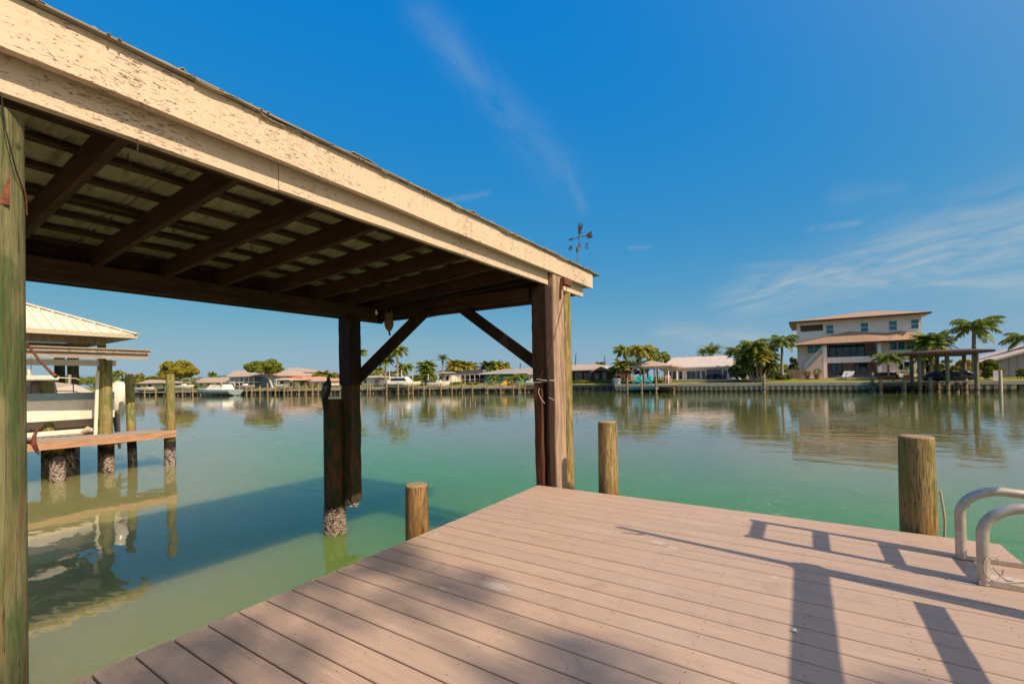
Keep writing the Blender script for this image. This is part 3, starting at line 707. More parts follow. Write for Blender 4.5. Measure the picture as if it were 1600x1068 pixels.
for sgn, nm in ((-1,'letter_e'),(1,'letter_w')):
    o_ = wvp(904,387,.115*sgn); b = MB()
    if sgn < 0:
        b.tube([o_+V((0,0,.025)), o_-V((0,0,.025))], .004, 6)
        for zz in (.025,0,-.025): b.tube([o_+V((0,0,zz)), o_+V((0,0,zz))+bk*-.025], .004, 6)
    else:
        b.tube([o_+V((0,0,.025)), o_+bk*.012-V((0,0,.025)), o_+bk*.02+V((0,0,.01)), o_+bk*.028-V((0,0,.025)), o_+bk*.04+V((0,0,.025))], .004, 6)
    b.build(nm, 'black_iron', wvn)

# anhinga on the wet piling
def loft(b, pts, n=16):
    vs = []
    for i, (c, ra, rb, ax) in enumerate(pts):
        p = V(pts[max(i-1,0)][0]); q = V(pts[min(i+1,len(pts)-1)][0]); d = (q-p).normalized()
        a = V(ax)-d*V(ax).dot(d); a.normalize(); e_ = d.cross(a)
        vs += [V(c)+a*ra*cos(2*pi*k/n)+e_*rb*sin(2*pi*k/n) for k in range(n)]
    m = len(pts)
    b.add(vs, [(i*n+k, i*n+(k+1)%n, (i+1)*n+(k+1)%n, (i+1)*n+k) for i in range(m-1) for k in range(n)], True)
    b.add(vs[:n], [tuple(range(n-1,-1,-1))]); b.add(vs[-n:], [tuple(range(n))])
s6 = 5.98/F; pb = pt(511, 622, 5.98)
def bp(px, py, off=0): return pb+rt*((px-511)*s6)+V((0,0,1))*((622-py)*s6)+bk*off
def birdfeather(t):
    n = t.noise(t.scl(t.obj(), (30,30,10)), 2, 5, .7); return t.mix(t.ramp(n, .45, .7), (.008,.008,.009), (.035,.03,.03)), .5
material('black_feathers', birdfeather); material('silver_feathers', lambda t: (t.mix(t.ramp(t.noise(t.scl(t.obj(), (50,50,8)), 3, 4), .4, .6), (.05,.05,.05), (.35,.33,.32)), None), .5)
bird = thing('perched_bird', pb, 'black water bird with silver wing streak perched on the dark wet piling', 'bird')
b = MB(); ax = tuple(rt)
loft(b, [(bp(507.5,643),.013,.006,ax),(bp(506.5,636),.022,.008,ax),(bp(506.5,628),.026,.018,ax),(bp(507.5,620),.046,.040,ax),(bp(509,612),.058,.05,ax),(bp(511,604),.056,.05,ax),(bp(513,598),.042,.04,ax),(bp(514,594),.026,.027,ax),(bp(513.4,591.5),.019,.02,ax),(bp(513.5,589),.018,.018,ax),(bp(514.8,586.6),.019,.019,tuple(V((0,0,1)))),(bp(517,586),.017,.016,(0,0,1)),(bp(519,586.6),.008,.008,(0,0,1)),(bp(522.5,588.4),.0025,.0025,(0,0,1))])
b.build('body', 'black_feathers', bird)
b = MB(); wing = [bp(513,601,-.05), bp(510,603,-.058), bp(508,610,-.060), bp(506,617,-.052), bp(505.3,625,-.03), bp(507,621,-.055), bp(510.5,613,-.065), bp(513.5,606,-.06)]
b.plate(wing, bk*.012); b.build('wing', 'silver_feathers', bird)
b = MB()
for o_ in (-.012,.018): b.tube([bp(509.5,618)+rt*o_, bp(510.5,622.5)+rt*o_], .006, 6); b.tube([bp(510.5,622.5)+rt*o_, bp(514,622.3)+rt*o_-bk*.02], [.005,.003], 6)
b.build('feet', 'rust', bird)

# ------------------------------------------------------------------ ladder on the right
lad = thing('swim_ladder', (3.4,-.67,0), 'aluminium swim ladder with two hooped handrails bolted to the dock edge', 'ladder')
for y in (-.46,-.88):
    b = MB(); r = .027
    pth = [(3.335,y,.004),(3.335,y,.28)]
    for k in range(1, 9):
        a = pi/2*k/8; pth.append((3.335+.19*(1-cos(a)), y, .28+.165*sin(a)))
    pth += [(3.62,y,.44),(3.70,y,.42),(3.76,y,.38),(3.785,y,.3)]
    b.tube(pth, r, 14); b.build('handrail', 'aluminium', lad)
    MB().bar((3.80,y,-.2),(3.80,y,1.62),.05,.03).build('ladder_rail', 'aluminium', lad)
    b = MB(); b.box(3.31,3.78,y-.022,y+.022,.003,.007); b.box(3.31,3.78,y-.022,y-.018,.007,.028); b.build('base_channel', 'aluminium', lad)
    for x in (3.42,3.6): MB().cyl((x,y,.007),(x,y,.02),.009,.009,8).build('bolt', 'rust', lad)
for z in (.45,.80,1.17,1.56):
    MB().box(3.765,3.835,-.86,-.48,z-.016,z+.016).build('tread', 'aluminium', lad)
b = MB(); c0 = V((3.335,-.88,.0)); pts_ = []
for k in range(26):
    a = 2*pi*k/12; rr = .06+.0012*k
    pts_.append(c0+V((.0,0,.12))+rt*(rr*cos(a)*.75+.012)+V((0,0,1))*(rr*.9*sin(a)-.0016*k)-bk*(.03+.001*k))
pts_ = [p for p in pts_ if p.z > .012]
b.tube(pts_[:13], .0035, 6)
b.tube([c0+rt*.02+V((0,0,.11))-bk*.03, c0+rt*.06+V((0,0,.06))-bk*.03, c0+rt*.12+V((0,0,.022))-bk*.01, c0+rt*.22+V((0,0,.012)), c0+rt*.34+V((0,0,.035))], .0035, 6)
tag(b.build('rope', 'rope', origin=c0), 'thin pale cord looped round the foot of the nearer ladder handrail', 'rope')
# unseen post and rails outside the frame, shaped to throw the long shadows
rk = thing('shadow_post_rails', (3.84,-1.26,WZ), 'weathered post with two rails beside the dock\'s right edge, throwing long shadows', 'post')
b = MB(); b.cyl((3.84,-1.28,-1.2),(3.84,-1.28,1.34),.07,.06); b.cyl((3.84,-1.28,1.34),(3.84,-1.28,2.52),.034,.02); b.tube([(3.84,-1.28,2.3),(3.83,-1.34,2.32),(3.82,-1.37,2.42)],.012,8); b.build('post', 'green_treated_pile', rk)
b = MB(); b.tube([(3.84,-1.20,1.27),(3.84,-1.24,1.275),(3.84,-2,1.275),(3.84,-5,1.275)],[.03,.065,.065,.065],12, ell=1.0); b.build('rail', 'pale_timber', rk)
b = MB(); b.bar((3.84,-1.42,.79),(3.84,-5,.79),.06,.06); b.build('rail', 'pale_timber', rk)
b = MB(); b.cyl((3.84,-4.9,-1.2),(3.84,-4.9,1.2),.055,.05); b.build('post', 'green_treated_pile', rk)

# ================================================================== neighbour's dock, boathouse and boat on the left
nd = thing('neighbor_dock', (-11.4,-1.5,WZ), 'narrow dock with orange edge board beyond the water on the left', 'dock')
b = MB(); y = .62; rg = random.Random(2)
while y > -9: b.box(-11.95,-10.97,y-.135,y,.02,.05+rg.uniform(-.003,.003)); y -= .142
b.build('planks', 'grey_plank', nd)
MB().box(-10.97,-10.93,-9,.60,-.118,.035).build('edge_board', 'orange_plank', nd)
b = MB(); b.box(-11.95,-11.91,-9,.55,-.13,.015); b.box(-11.9,-10.98,.56,.60,-.13,.015); b.build('joists', 'dark_beam_along_y', nd)
b = MB(); y = -.6
while y > -9: b.box(-13.4,-11.98,y-.135,y,.06,.09+rg.uniform(-.003,.003)); y -= .142
b.box(-13.38,-13.33,-9,-.65,-.1,.055); b.box(-13.4,-12,-.66,-.62,-.1,.055); b.build('lower_platform', 'grey_plank', nd)
for (px, py, r, tilt) in ((90,751,.135,0),(266,727,.125,0),(170,738,.11,0)):
    P = G(px, py, WZ); b = MB(); b.tube([(P.x,P.y,-3),(P.x,P.y,WZ),(P.x,P.y,-.14 if px != 170 else .01)],[r*1.05,r,r*.97],18,seed=px,rough=.05); b.build('support_piling', 'neighbor_pile', nd)
for (x, y) in ((-13.3,-1),(-13.2,-2.6),(-12.2,-2.9),(-11.9,-1.2)):
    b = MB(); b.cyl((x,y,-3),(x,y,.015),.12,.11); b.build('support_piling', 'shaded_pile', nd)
def nbpile(px, py0, d, z0, r, mat, label, dx=0, cap=None):
    P = pt(px, py0, d); return piling('mooring_piling', P.x, P.y, z0, P.z, r, mat, label, tilt=(dx,0), seed=px, rt=.93)
nbpile(266, 585, 11.55, -3, .105, 'neighbor_pile', 'greenish piling at the tip of the neighbour\'s dock, tallest at its right end')
nbpile(202, 584, 11.7, -3, .10, 'neighbor_pile', 'leaning greenish piling behind the neighbour\'s dock, right of the white outboard', dx=-.075)
P = pt(74, 597, 10.6); piling('mooring_piling', P.x, P.y, -3, P.z, .12, 'neighbor_pile', 'stout mottled piling under the short white beam left of the neighbour\'s boat', seed=74)
tag(MB().box(P.x-.35,P.x+.18,P.y-1.4,P.y+.16,P.z+.04,P.z+.16).build('beam_cap', 'white_paint', origin=P), 'short white beam capping the stout mottled piling on the left', 'beam')
# boathouse
bh = thing('neighbor_boathouse', (-13.6,-2,WZ), 'neighbour\'s boathouse with cream standing seam hip roof over pilings', 'boathouse')
hx1, hy1, hz = -12.2, .22, 2.55; hx0, hy0 = -16.4, -6.4; sl_ = .44
rx = (hx0+hx1)/2; hw = (hx1-hx0)/2
def rz_(x, y): return hz+sl_*min(hx1-x, x-hx0, hy1-y, y-hy0)
b = MB(); rA, rB = (rx, hy1-hw, hz+sl_*hw), (rx, hy0+hw, hz+sl_*hw)
b.add([(hx1,hy1,hz),(hx1,hy0,hz),rB,rA,(hx0,hy1,hz),(hx0,hy0,hz)], [(1,0,3,2),(0,4,3),(4,5,2,3),(5,1,2)])
b.build('roof', 'cream_metal_roof', bh)
b = MB(); y = hy1-.3
while y > hy0:
    k = min(hw, hy1-y, y-hy0); b.bar((hx1,y,hz+.014),(hx1-k,y,hz+sl_*k+.014),.022,.032); y -= .21
x = hx1-.3
while x > hx0:
    k = min(hx1-x, x-hx0); b.bar((x,hy1,hz+.014),(x,hy1-k,hz+sl_*k+.014),.022,.032); x -= .21
b.build('seams', 'cream_metal_roof', bh)
b = MB(); b.bar((hx1+.01,hy1+.01,hz+.02),(rA[0],rA[1],rA[2]+.03),.16,.03); b.bar((hx0,hy1,hz+.02),(rA[0],rA[1],rA[2]+.03),.16,.03); b.bar(rA,rB,.16,.05); b.build('ridge_cap', 'white_paint', bh)
b = MB(); b.box(hx1-.03,hx1+.0,hy0,hy1,hz-.10,hz-.005); b.box(hx0,hx1-.03,hy1-.03,hy1,hz-.10,hz-.005); b.build('fascia', 'tan_siding', bh)
b = MB(); b.add([(hx1-.03,hy1-.03,hz-.09),(hx1-.03,hy0,hz-.09),(hx1-.55,hy0+.5,hz-.05),(hx1-.55,hy1-.55,hz-.05),(hx0,hy1-.03,hz-.09),(hx0+.5,hy1-.55,hz-.05)], [(0,1,2,3),(0,3,5,4)])
b.build('soffit', 'fence_wood', bh)
b = MB(); b.box(hx1-.62,hx1-.55,hy0+.4,hy1-.5,hz-.25,hz-.05); b.box(hx0+.5,hx1-.62,hy1-.57,hy1-.5,hz-.25,hz-.05); b.box(hx0+.5,hx0+.57,hy0+.4,hy1-.58,hz-.25,hz-.05)
b.build('header_beam', 'fence_wood', bh)
b = MB(); b.box(hx1-.60,hx1-.56,-2.2,-2.08,hz-.45,hz-.05); b.bar((hx1-.58,-2.14,hz-.42),(hx1-.58,-1.75,hz-.08),.05,.07); b.bar((hx1-.58,-2.14,hz-.42),(hx1-.58,-2.5,hz-.08),.05,.07); b.build('bracket', 'grey_plank', bh)
# lower flat roof toward the water
b = MB(); b.add([(-10.86,.10,2.075),(-10.86,-6.5,2.075),(-11.5,-6.5,2.11),(-11.5,.10,2.11),(-10.86,.10,2.05),(-10.86,-6.5,2.05),(-11.5,-6.5,2.085),(-11.5,.10,2.085)], [(1,0,3,2),(4,5,6,7),(0,1,5,4),(3,0,4,7),(2,3,7,6),(1,2,6,5)]); b.build('lean_to_roof', 'grey_roof', bh)
MB().box(-10.93,-10.90,-6.5,.06,1.975,2.046).build('lean_to_fascia', 'pale_timber', bh)
b = MB(); b.box(-11.0,-10.96,-6.5,.03,1.84,1.972); b.box(-11.5,-11.01,-.01,.03,1.86,1.98); b.build('lean_to_beam', 'grey_plank', bh)
b = MB(); y = -.5
while y > -6: b.box(-11.5,-11.01,y-.02,y+.02,1.93,2.046); y -= .55
b.build('joists', 'grey_plank', bh)
MB().box(-11.80,-11.74,-6,-.36,1.70,1.84).build('cross_beam', 'white_paint', bh)
def bpost(x, y, r, z0, z1, mat):
    b = MB(); b.tube([(x,y,-3),(x,y,z0),(x,y,z1)],[r*1.06,r*1.03,r*.95],16,seed=int(x*10),rough=.06); b.build('post', mat, bh)
P = pt(165, 568, 10.95); bpost(P.x, P.y, .125, 0, 1.84, 'neighbor_pile')
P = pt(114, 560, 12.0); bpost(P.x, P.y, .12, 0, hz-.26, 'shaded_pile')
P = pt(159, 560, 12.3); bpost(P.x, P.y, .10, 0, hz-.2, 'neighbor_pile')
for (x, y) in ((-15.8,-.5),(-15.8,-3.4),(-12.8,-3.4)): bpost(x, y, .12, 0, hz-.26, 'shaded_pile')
b = MB(); b.box(-11.80,-11.75,-.60,-.54,1.84,2.12); b.build('strap', 'dark_timber', bh)
# guide poles
def guide(px0, py0, px1, py1, d, r, mat, label):
    A, B = pt(px0,py0,d), pt(px1,py1,d); tag(MB().tube([B, A], r, 10).build('guide_pole', mat, origin=B), label, 'pole')
guide(153, 579, 149, 684, 10.8, .038, 'pvc', 'white plastic guide pole standing just left of the boathouse corner post')
guide(46, 577, 52, 664, 10.6, .04, 'pvc', 'white plastic guide pole at the far left beside the near green post')
guide(109, 585, 106, 672, 11.4, .035, 'aluminium', 'grey metal guide pole leaning against the shaded boathouse piling')
# boat lift
lf = thing('boat_lift', (-13.5,-1.5,WZ), 'white metal boat lift cradle under the neighbour\'s boat', 'boat lift')
b = MB(); b.box(-15.4,-12.5,-1.0,-.88,-.02,.12); b.box(-15.4,-12.5,-3.8,-3.68,-.02,.12); b.build('cradle_beam', 'white_paint', lf)
b = MB(); b.bar((-14.5,-4.4,.16),(-14.5,-.5,.16),.1,.07); b.bar((-13.5,-4.4,.16),(-13.5,-.5,.16),.1,.07); b.build('bunk', 'grey_plank', lf)
b = MB(); b.cyl((-12.55,-.95,.1),(-12.55,-.95,2.1),.006,.006,6); b.cyl((-12.9,-.35,.1),(-12.9,-.35,2.1),.006,.006,6); b.cyl((-12.4,-1.7,.1),(-12.4,-1.7,2.1),.006,.006,6); b.build('cable', 'black_iron', lf)
tag(MB().box(-12.05,-11.99,-4,-.9,.10,.20).build('lift_beam', 'white_paint', origin=(-12.02,-2,.1)), 'long white aluminium beam lying along the back of the neighbour\'s dock', 'beam')
tag(MB().tube([(-11.9,-.62,.06),(-11.95,-.7,.16),(-12.0,-.75,.12),(-11.9,-.85,.18),(-12.05,-.95,.1)],[.05,.09,.07,.08,.04],9,seed=4,rough=.5).build('rope_pile', 'rope', origin=(-11.9,-.7,.05)), 'tangled heap of pale rope on the neighbour\'s dock by the guide pole', 'rope')

# generic hull, bow toward +x of its own frame
def hull(L_, W_, H_, fl=.25, n=14):
    secs = []
    for i in range(n+1):
        k = i/n; hw_ = W_/2*(1-max(0, (k-.45)/.55)**2.4)*(.92+.08*min(1, k*4)); sh_ = H_*(1+.22*k*k); ke = H_*.55*max(0, (k-.62)/.38)**2.2
        ch_ = ke+H_*.28*(1-.2*k); hw_ = max(hw_, .01); x = -L_/2+L_*k+(.12*L_*max(0, k-.8) if True else 0)
        secs.append([(x-.03*L_*k*k,0,ke),(x-.01*L_*k*k,-hw_*.78,ch_),(x,-hw_,(ch_+sh_)/2),(x,-hw_,sh_),(x,hw_,sh_),(x,hw_,(ch_+sh_)/2),(x-.01*L_*k*k,hw_*.78,ch_)])
    return secs
def hull_mesh(secs, rows=range(7), close=True):
    b = MB(); m = 7; vs = [p for s in secs for p in s]; fs = []
    for i in range(len(secs)-1):
        for j in rows:
            if j == 3: continue
            fs.append((i*m+j, i*m+(j+1)%m, (i+1)*m+(j+1)%m, (i+1)*m+j))
    b.add(vs, fs, False); b.add(secs[0], [tuple(range(6,-1,-1))])
    return b
def outboard(par, x, z, s, mat, leg='boat_grey'):
    o = MB(); o.tube([(x-.10*s,0,z),(x-.10*s,0,z+.12*s),(x-.12*s,0,z+.35*s),(x-.13*s,0,z+.55*s),(x-.12*s,0,z+.64*s),(x-.1*s,0,z+.67*s)],[.13*s,.19*s,.235*s,.22*s,.15*s,.04*s],14,ell=.72)
    e_ = o.build('outboard_motor', mat, par, local=True)
    o = MB(); o.tube([(x-.1*s,0,z),(x-.12*s,0,z-.3*s),(x-.14*s,0,z-.55*s),(x-.16*s,0,z-.75*s)],[.11*s,.08*s,.07*s,.03*s],10,ell=.6); o.box(x-.36*s,x+.0*s,-.1*s,.1*s,z-.43*s,z-.41*s)
    o.tube([(x-.32*s,0,z-.6*s),(x,0,z-.6*s)],[.03*s,.05*s],8); o.build('drive_leg', leg, e_, local=True)
    for k in range(3):
        a = k*2.094; q = MB(); c_ = V((x-.33*s,0,z-.6*s)); q.plate([c_, c_+V((-.02*s,.05*s*cos(a)-.04*s*sin(a),.05*s*sin(a)+.04*s*cos(a))), c_+V((.02*s,.13*s*cos(a),.13*s*sin(a))), c_+V((.03*s,.06*s*cos(a)+.05*s*sin(a),.06*s*sin(a)-.05*s*cos(a)))],(-.012*s,0,0)); q.build('propeller_blade', 'black_iron', e_, local=True)
    return e_
# neighbour's boat: bow away from us (toward -y), stern at the right
nb = thing('motor_boat', (-13.3,-3.76,-.04), 'cream and grey motor boat with white outboard raised on the neighbour\'s lift', 'boat', rz=-pi/2)
secs = hull(7.0, 2.3, 1.02)
hull_mesh(secs, (0,6)).build('hull_bottom', 'boat_grey', nb, local=True)
def hband(secs, z0, z1, out):
    b = MB(); vs = []
    for s in secs:
        k = s[3][2]/1.02; hw_ = s[4][1]+out; x = s[3][0]
        vs += [(x,-hw_,z0*k),(x,-hw_,z1*k),(x,hw_,z1*k),(x,hw_,z0*k)]
    m = 4; n = len(secs)
    b.add(vs, [(i*4+j, i*4+j+1, (i+1)*4+j+1, (i+1)*4+j) for i in range(n-1) for j in (0,2)]); b.add(vs[:4], [(0,1,2,3)]); return b
hull_mesh(secs, (1,2,4,5)).build('hull_side', 'boat_grey', nb, local=True)
hband(secs, .46, .93, .008).build('cream_band', 'boat_white', nb, local=True)
hband(secs, .93, 1.10, .014).build('upper_band', 'boat_blue', nb, local=True)  # darker band along the top of the hull side
b = MB(); vs = []
for s in secs: vs += [(s[3][0],s[3][1]*.98,s[3][2]*1.0),(s[4][0],s[4][1]*.98,s[4][2]*1.0)]
b.add(vs, [(i*2,i*2+1,i*2+3,i*2+2) for i in range(len(secs)-1)]); b.build('deck', 'boat_white', nb, local=True)
b = MB(); b.tube([(-1.2,0,1.0),(-.9,0,1.25),(.3,0,1.34),(1.6,0,1.22),(2.3,0,1.05)],[.5,.62,.75,.7,.4],14,ell=.45); b.build('cabin_top', 'boat_white', nb, local=True)
b = MB(); b.box(-2.35,-1.9,-.5,.5,1.0,1.45); b.build('seat_console', 'boat_white', nb, local=True)
b = MB(); b.add([(-1.9,-.7,1.1),(-1.9,.7,1.1),(-2.25,-.62,1.42),(-2.25,.62,1.42),(-2.9,-.6,1.3),(-2.9,.6,1.3),(-3.2,-.7,1.1),(-3.2,.7,1.1)], [(0,1,3,2),(2,3,5,4),(4,5,7,6),(0,2,4,6),(1,7,5,3)]); b.build('canvas_cover', 'boat_grey', nb, local=True)
b = MB(); b.tube([(-1.9,-1.05,1.05),(-2.0,-1.0,1.5),(-2.8,-1.0,1.45),(-3.3,-1.05,1.05)],.014,6); b.tube([(-1.9,1.05,1.05),(-2.0,1.0,1.5),(-2.8,1.0,1.45),(-3.3,1.05,1.05)],.014,6); b.build('rail', 'aluminium', nb, local=True)
outboard(nb, -3.70, .50, 1.3, 'boat_white')

# ================================================================== foliage builders
def frond(b, base, az, el, L, droop, nl, ll, lw, hang, rg, curl=0):
    m = 9; p = V(base); pts = [p.copy()]; ds = []
    for i in range(m):
        e_ = el-droop*((i+1)/m)**1.25; d = V((cos(az)*cos(e_), sin(az)*cos(e_), sin(e_))); ds.append(d)
        p = p+d*L/m; pts.append(p.copy())
    side = V((-sin(az), cos(az), 0))
    vs = []; fs = []
    for i in range(m):
        wd = .035*L*(1-i/m)*.35+.006
        vs += [pts[i]-side*wd, pts[i]+side*wd]
    vs += [pts[m], pts[m]+V((0,0,.001))]
    b.add(vs, [(i*2, i*2+1, i*2+3, i*2+2) for i in range(m)])
    for k in range(nl):
        u = .14+.86*(k+.5)/nl; f_ = u*m; i = min(m-1, int(f_)); q = pts[i]+(pts[i+1]-pts[i])*(f_-i); d = ds[i]
        l_ = ll*(sin(pi*min(1, u*.92+.08))**.6)*rg.uniform(.8,1.1)
        for sg in (-1, 1):
            o_ = (side*sg*rg.uniform(.75,1)+d*rg.uniform(.35,.7)+V((0,0,-hang*rg.uniform(.6,1.3)))).normalized()
            tip = q+o_*l_; mid = q+o_*l_*.5+V((0,0,.04*l_)); ww = d*lw*.5
            b.add([q-ww*.5, q+ww*.5, mid+ww, tip+V((0,0,-hang*l_*.25)), mid-ww], [(0,1,2,3,4)])
KIND = dict(coco=(19,1.0,1.6,28,.33,.045,.8), stiff=(44,1.4,1.2,19,.22,.05,.15), queen=(28,1.15,1.8,26,.32,.05,.9), dense=(64,1.35,1.5,17,.28,.075,.35), young=(13,.9,1.5,18,.28,.04,.7))
def crown_mesh(c, R, kind, seed):
    nf, el, dr, nl, ll, lw, hg = KIND[kind]; rg = random.Random(seed); b = MB()
    for i in range(nf):
        q = (i+.5)/nf; az = i*2.39996+rg.uniform(-.25,.25)
        e_ = el-1.35*q**1.1*(1.15 if kind == 'dense' else 1)+rg.uniform(-.12,.12)
        frond(b, V(c)+V((cos(az),sin(az),0))*.03*R, az, e_, R*rg.uniform(.95,1.2), dr*rg.uniform(.7,1.15)*(1-.35*q), nl, ll*R, max(lw*R,.05), hg, rg)
    return b
def trunk_mesh(base, top, r, seed, bend=.0):
    b = MB(); base, top = V(base), V(top); rg = random.Random(seed); n = 12; sd = V((1,0,0))*bend
    pth = []; rs = []
    for i in range(n+1):
        k = i/n; pth.append(base.lerp(top, k)+sd*sin(pi*k)); rs.append(r*(1.25 if i == 0 else 1.12-.35*k)*(1.06 if i % 2 else .97))
    return b.tube(pth, rs, 9)
def column_pt(px, back):
    r = ray(px, 600); h = V((r.x, r.y)); lo, hi = 5, 900
    f = lambda tt: (CY+h.y*tt)-shore_y(CX+h.x*tt)-back
    for _ in range(50):
        md = (lo+hi)/2
        if f(md) > 0: hi = md
        else: lo = md
    P = V((CX+h.x*lo, CY+h.y*lo, 0)); P.z = gz(max(0, back)); return P, lo
def palm(px, py, Rpx, back, kind, label, group=None, seed=None, r=.13, leafm='palm_leaf', base_px=None, bend=0, name='palm_tree'):
    P, d = column_pt(px, back); top = pt(px, py, d); s = d/F; seed = seed or int(px*7+py)
    bp_ = column_pt(base_px, back)[0] if base_px else P
    o = thing(name, bp_, label, 'palm', 0, group)
    trunk_mesh(bp_-V((0,0,.2)), top, r, seed, bend).build('trunk', 'palm_trunk', o)
    crown_mesh(top, Rpx*s*(1.05 if Rpx > 30 else 1.45 if kind == 'dense' else 1.25), kind, seed).build('crown', leafm, o)
    return o
def leafcloud(b, blobs, n, size, rg, flat=.6):
    tot = sum(r[0]*r[1]*r[2] for _, r in blobs)**1.0
    for c, r in blobs:
        m = int(n*(r[0]*r[1]*r[2])/tot)+8
        for _ in range(m):
            while True:
                x, y, z = rg.uniform(-1,1), rg.uniform(-1,1), rg.uniform(-1,1); q = x*x+y*y+z*z
                if q < 1: break
            k = (q**.5+.001); push = max(k, rg.uniform(.55,1))/k
            p = V(c)+V((x*r[0]*push, y*r[1]*push, z*r[2]*push))
            a = V((rg.gauss(0,1), rg.gauss(0,1), rg.gauss(0,flat))).normalized(); e_ = a.orthogonal().normalized(); f_ = a.cross(e_); s = size*rg.uniform(.6,1.3)
            b.add([p-e_*s, p+f_*s*.5, p+e_*s, p-f_*s*.5], [(0,1,2,3)])
def blobset(c, rx, ry, rz, n, rg, lo=-1):
    out = []
    for _ in range(n):
        a = rg.uniform(0, 2*pi); k = rg.uniform(.3,.95)**.7; h = rg.uniform(lo, 1)*.75
        w_ = sqrt(max(.1, 1-h*h)); out.append((V(c)+V((cos(a)*rx*k*w_*.8, sin(a)*ry*k*w_*.8, h*rz)), (rx*rg.uniform(.16,.3)*(1 if n < 30 else .85), ry*rg.uniform(.16,.3), rz*rg.uniform(.2,.34))))
    return out
def tree(px, py, rxp, ryp, back, label, leafm, seed, nleaf=5000, base_px=None, barkm='bark', name='broadleaf_tree', nb=16, lo=-.5, size=.17, cat='tree'):
    P, d = column_pt(px, back); s = d/F; c = pt(px, py, d); rg = random.Random(seed)
    bpx = column_pt(base_px or px, back)[0]; o = thing(name, bpx, label, cat)
    bl = blobset(c, rxp*s, rxp*s*.8, ryp*s, nb, rg, lo); b = MB()
    fork = bpx.lerp(V((c.x,c.y,bpx.z)), .35); fork.z = lerp(bpx.z, c.z-ryp*s*.5, .5)
    b.tube([bpx-V((0,0,.2)), bpx.lerp(fork,.5), fork],[.34,.26,.22],10,seed=seed,rough=.1)
    for q, r in bl[:12]: b.tube([fork, fork.lerp(q,.5)+V((0,0,.3)), q],[.16,.09,.03],7)
    b.build('trunk', barkm, o); b = MB(); leafcloud(b, bl, nleaf, size, rg); b.build('crown', leafm, o); return o
def bush(px, py, rxp, ryp, back, label, leafm, seed, n=900, size=.12, group=None, name='shrub', ry=None):
    P, d = column_pt(px, back); s = d/F; c = pt(px, py, d); rg = random.Random(seed); b = MB()
    o = thing(name, P, label, 'shrub', 0, group)
    bl = blobset(c, rxp*s, (ry or min(rxp*s, 1.2)), ryp*s, max(16, int(rxp/ryp*9)), rg, -1)
    leafcloud(b, bl, n, size, rg); b.build('foliage', leafm, o)
    b = MB()
    for q, r in bl[:6]: b.tube([V((q.x,q.y,P.z-.1)), q],[.03,.015],5)
    b.build('stem', 'bark', o); return o

# ================================================================== facades across the canal
def cells(b, u0, u1, z0, z1, y0, y1, holes):
    us = sorted({u0,u1}|{h[i] for h in holes for i in (0,1) if u0 < h[i] < u1}); zs = sorted({z0,z1}|{h[i] for h in holes for i in (2,3) if z0 < h[i] < z1})
    for a, c in zip(us, us[1:]):
        run = None
        for e_, g in zip(zs, zs[1:]):
            um, zm = (a+c)/2, (e_+g)/2
            if any(h[0] < um < h[1] and h[2] < zm < h[3] for h in holes):
                if run: b.box(a,c,y0,y1,*run); run = None
            else: run = (run[0], g) if run else (e_, g)
        if run: b.box(a,c,y0,y1,*run)
class Fac:
    def __init__(s, pxc, back, ang=0, zb=None):
        s.P, s.d = column_pt(pxc, back); s.a = ang
        if zb is not None: s.P.z = zb
        s.t = V((cos(ang), sin(ang), 0)); s.n = V((-sin(ang), cos(ang), 0))
    def uv(s, px, py, off=0):          # off: metres behind the facade
        r = ray(px, py); o = s.P+s.n*off; k = (o-CAM).dot(s.n)/r.dot(s.n); q = CAM+r*k-s.P
        return q.dot(s.t), q.z
    def rect(s, r, off=0):
        u0, _ = s.uv(r[0], r[2], off); u1, _ = s.uv(r[1], r[2], off); m = (r[0]+r[1])/2
        return [u0, u1, s.uv(m, r[3], off)[1], s.uv(m, r[2], off)[1]]
def window(root, h, frame='white_trim', glass='dark_glass', nm=1, nz=0, name='window', t_=.07, y=0):
    u0, u1, z0, z1 = h; f = .06
    b = MB(); b.box(u0-f,u1+f,y-.03,y+.05,z1,z1+f); b.box(u0-f,u1+f,y-.05,y+.05,z0-f,z0); b.box(u0-f,u0,y-.03,y+.05,z0,z1); b.box(u1,u1+f,y-.03,y+.05,z0,z1)
    for k in range(1, nm): x = u0+(u1-u0)*k/nm; b.box(x-t_/2,x+t_/2,y+.0,y+.06,z0,z1)
    for k in range(1, nz): z = z0+(z1-z0)*k/nz; b.box(u0,u1,y+.005,y+.055,z-t_/2,z+t_/2)
    wo = b.build(name, frame, root, local=True)
    MB().box(u0,u1,y+.08,y+.10,z0,z1).build('pane', glass, wo, local=True)
    return wo
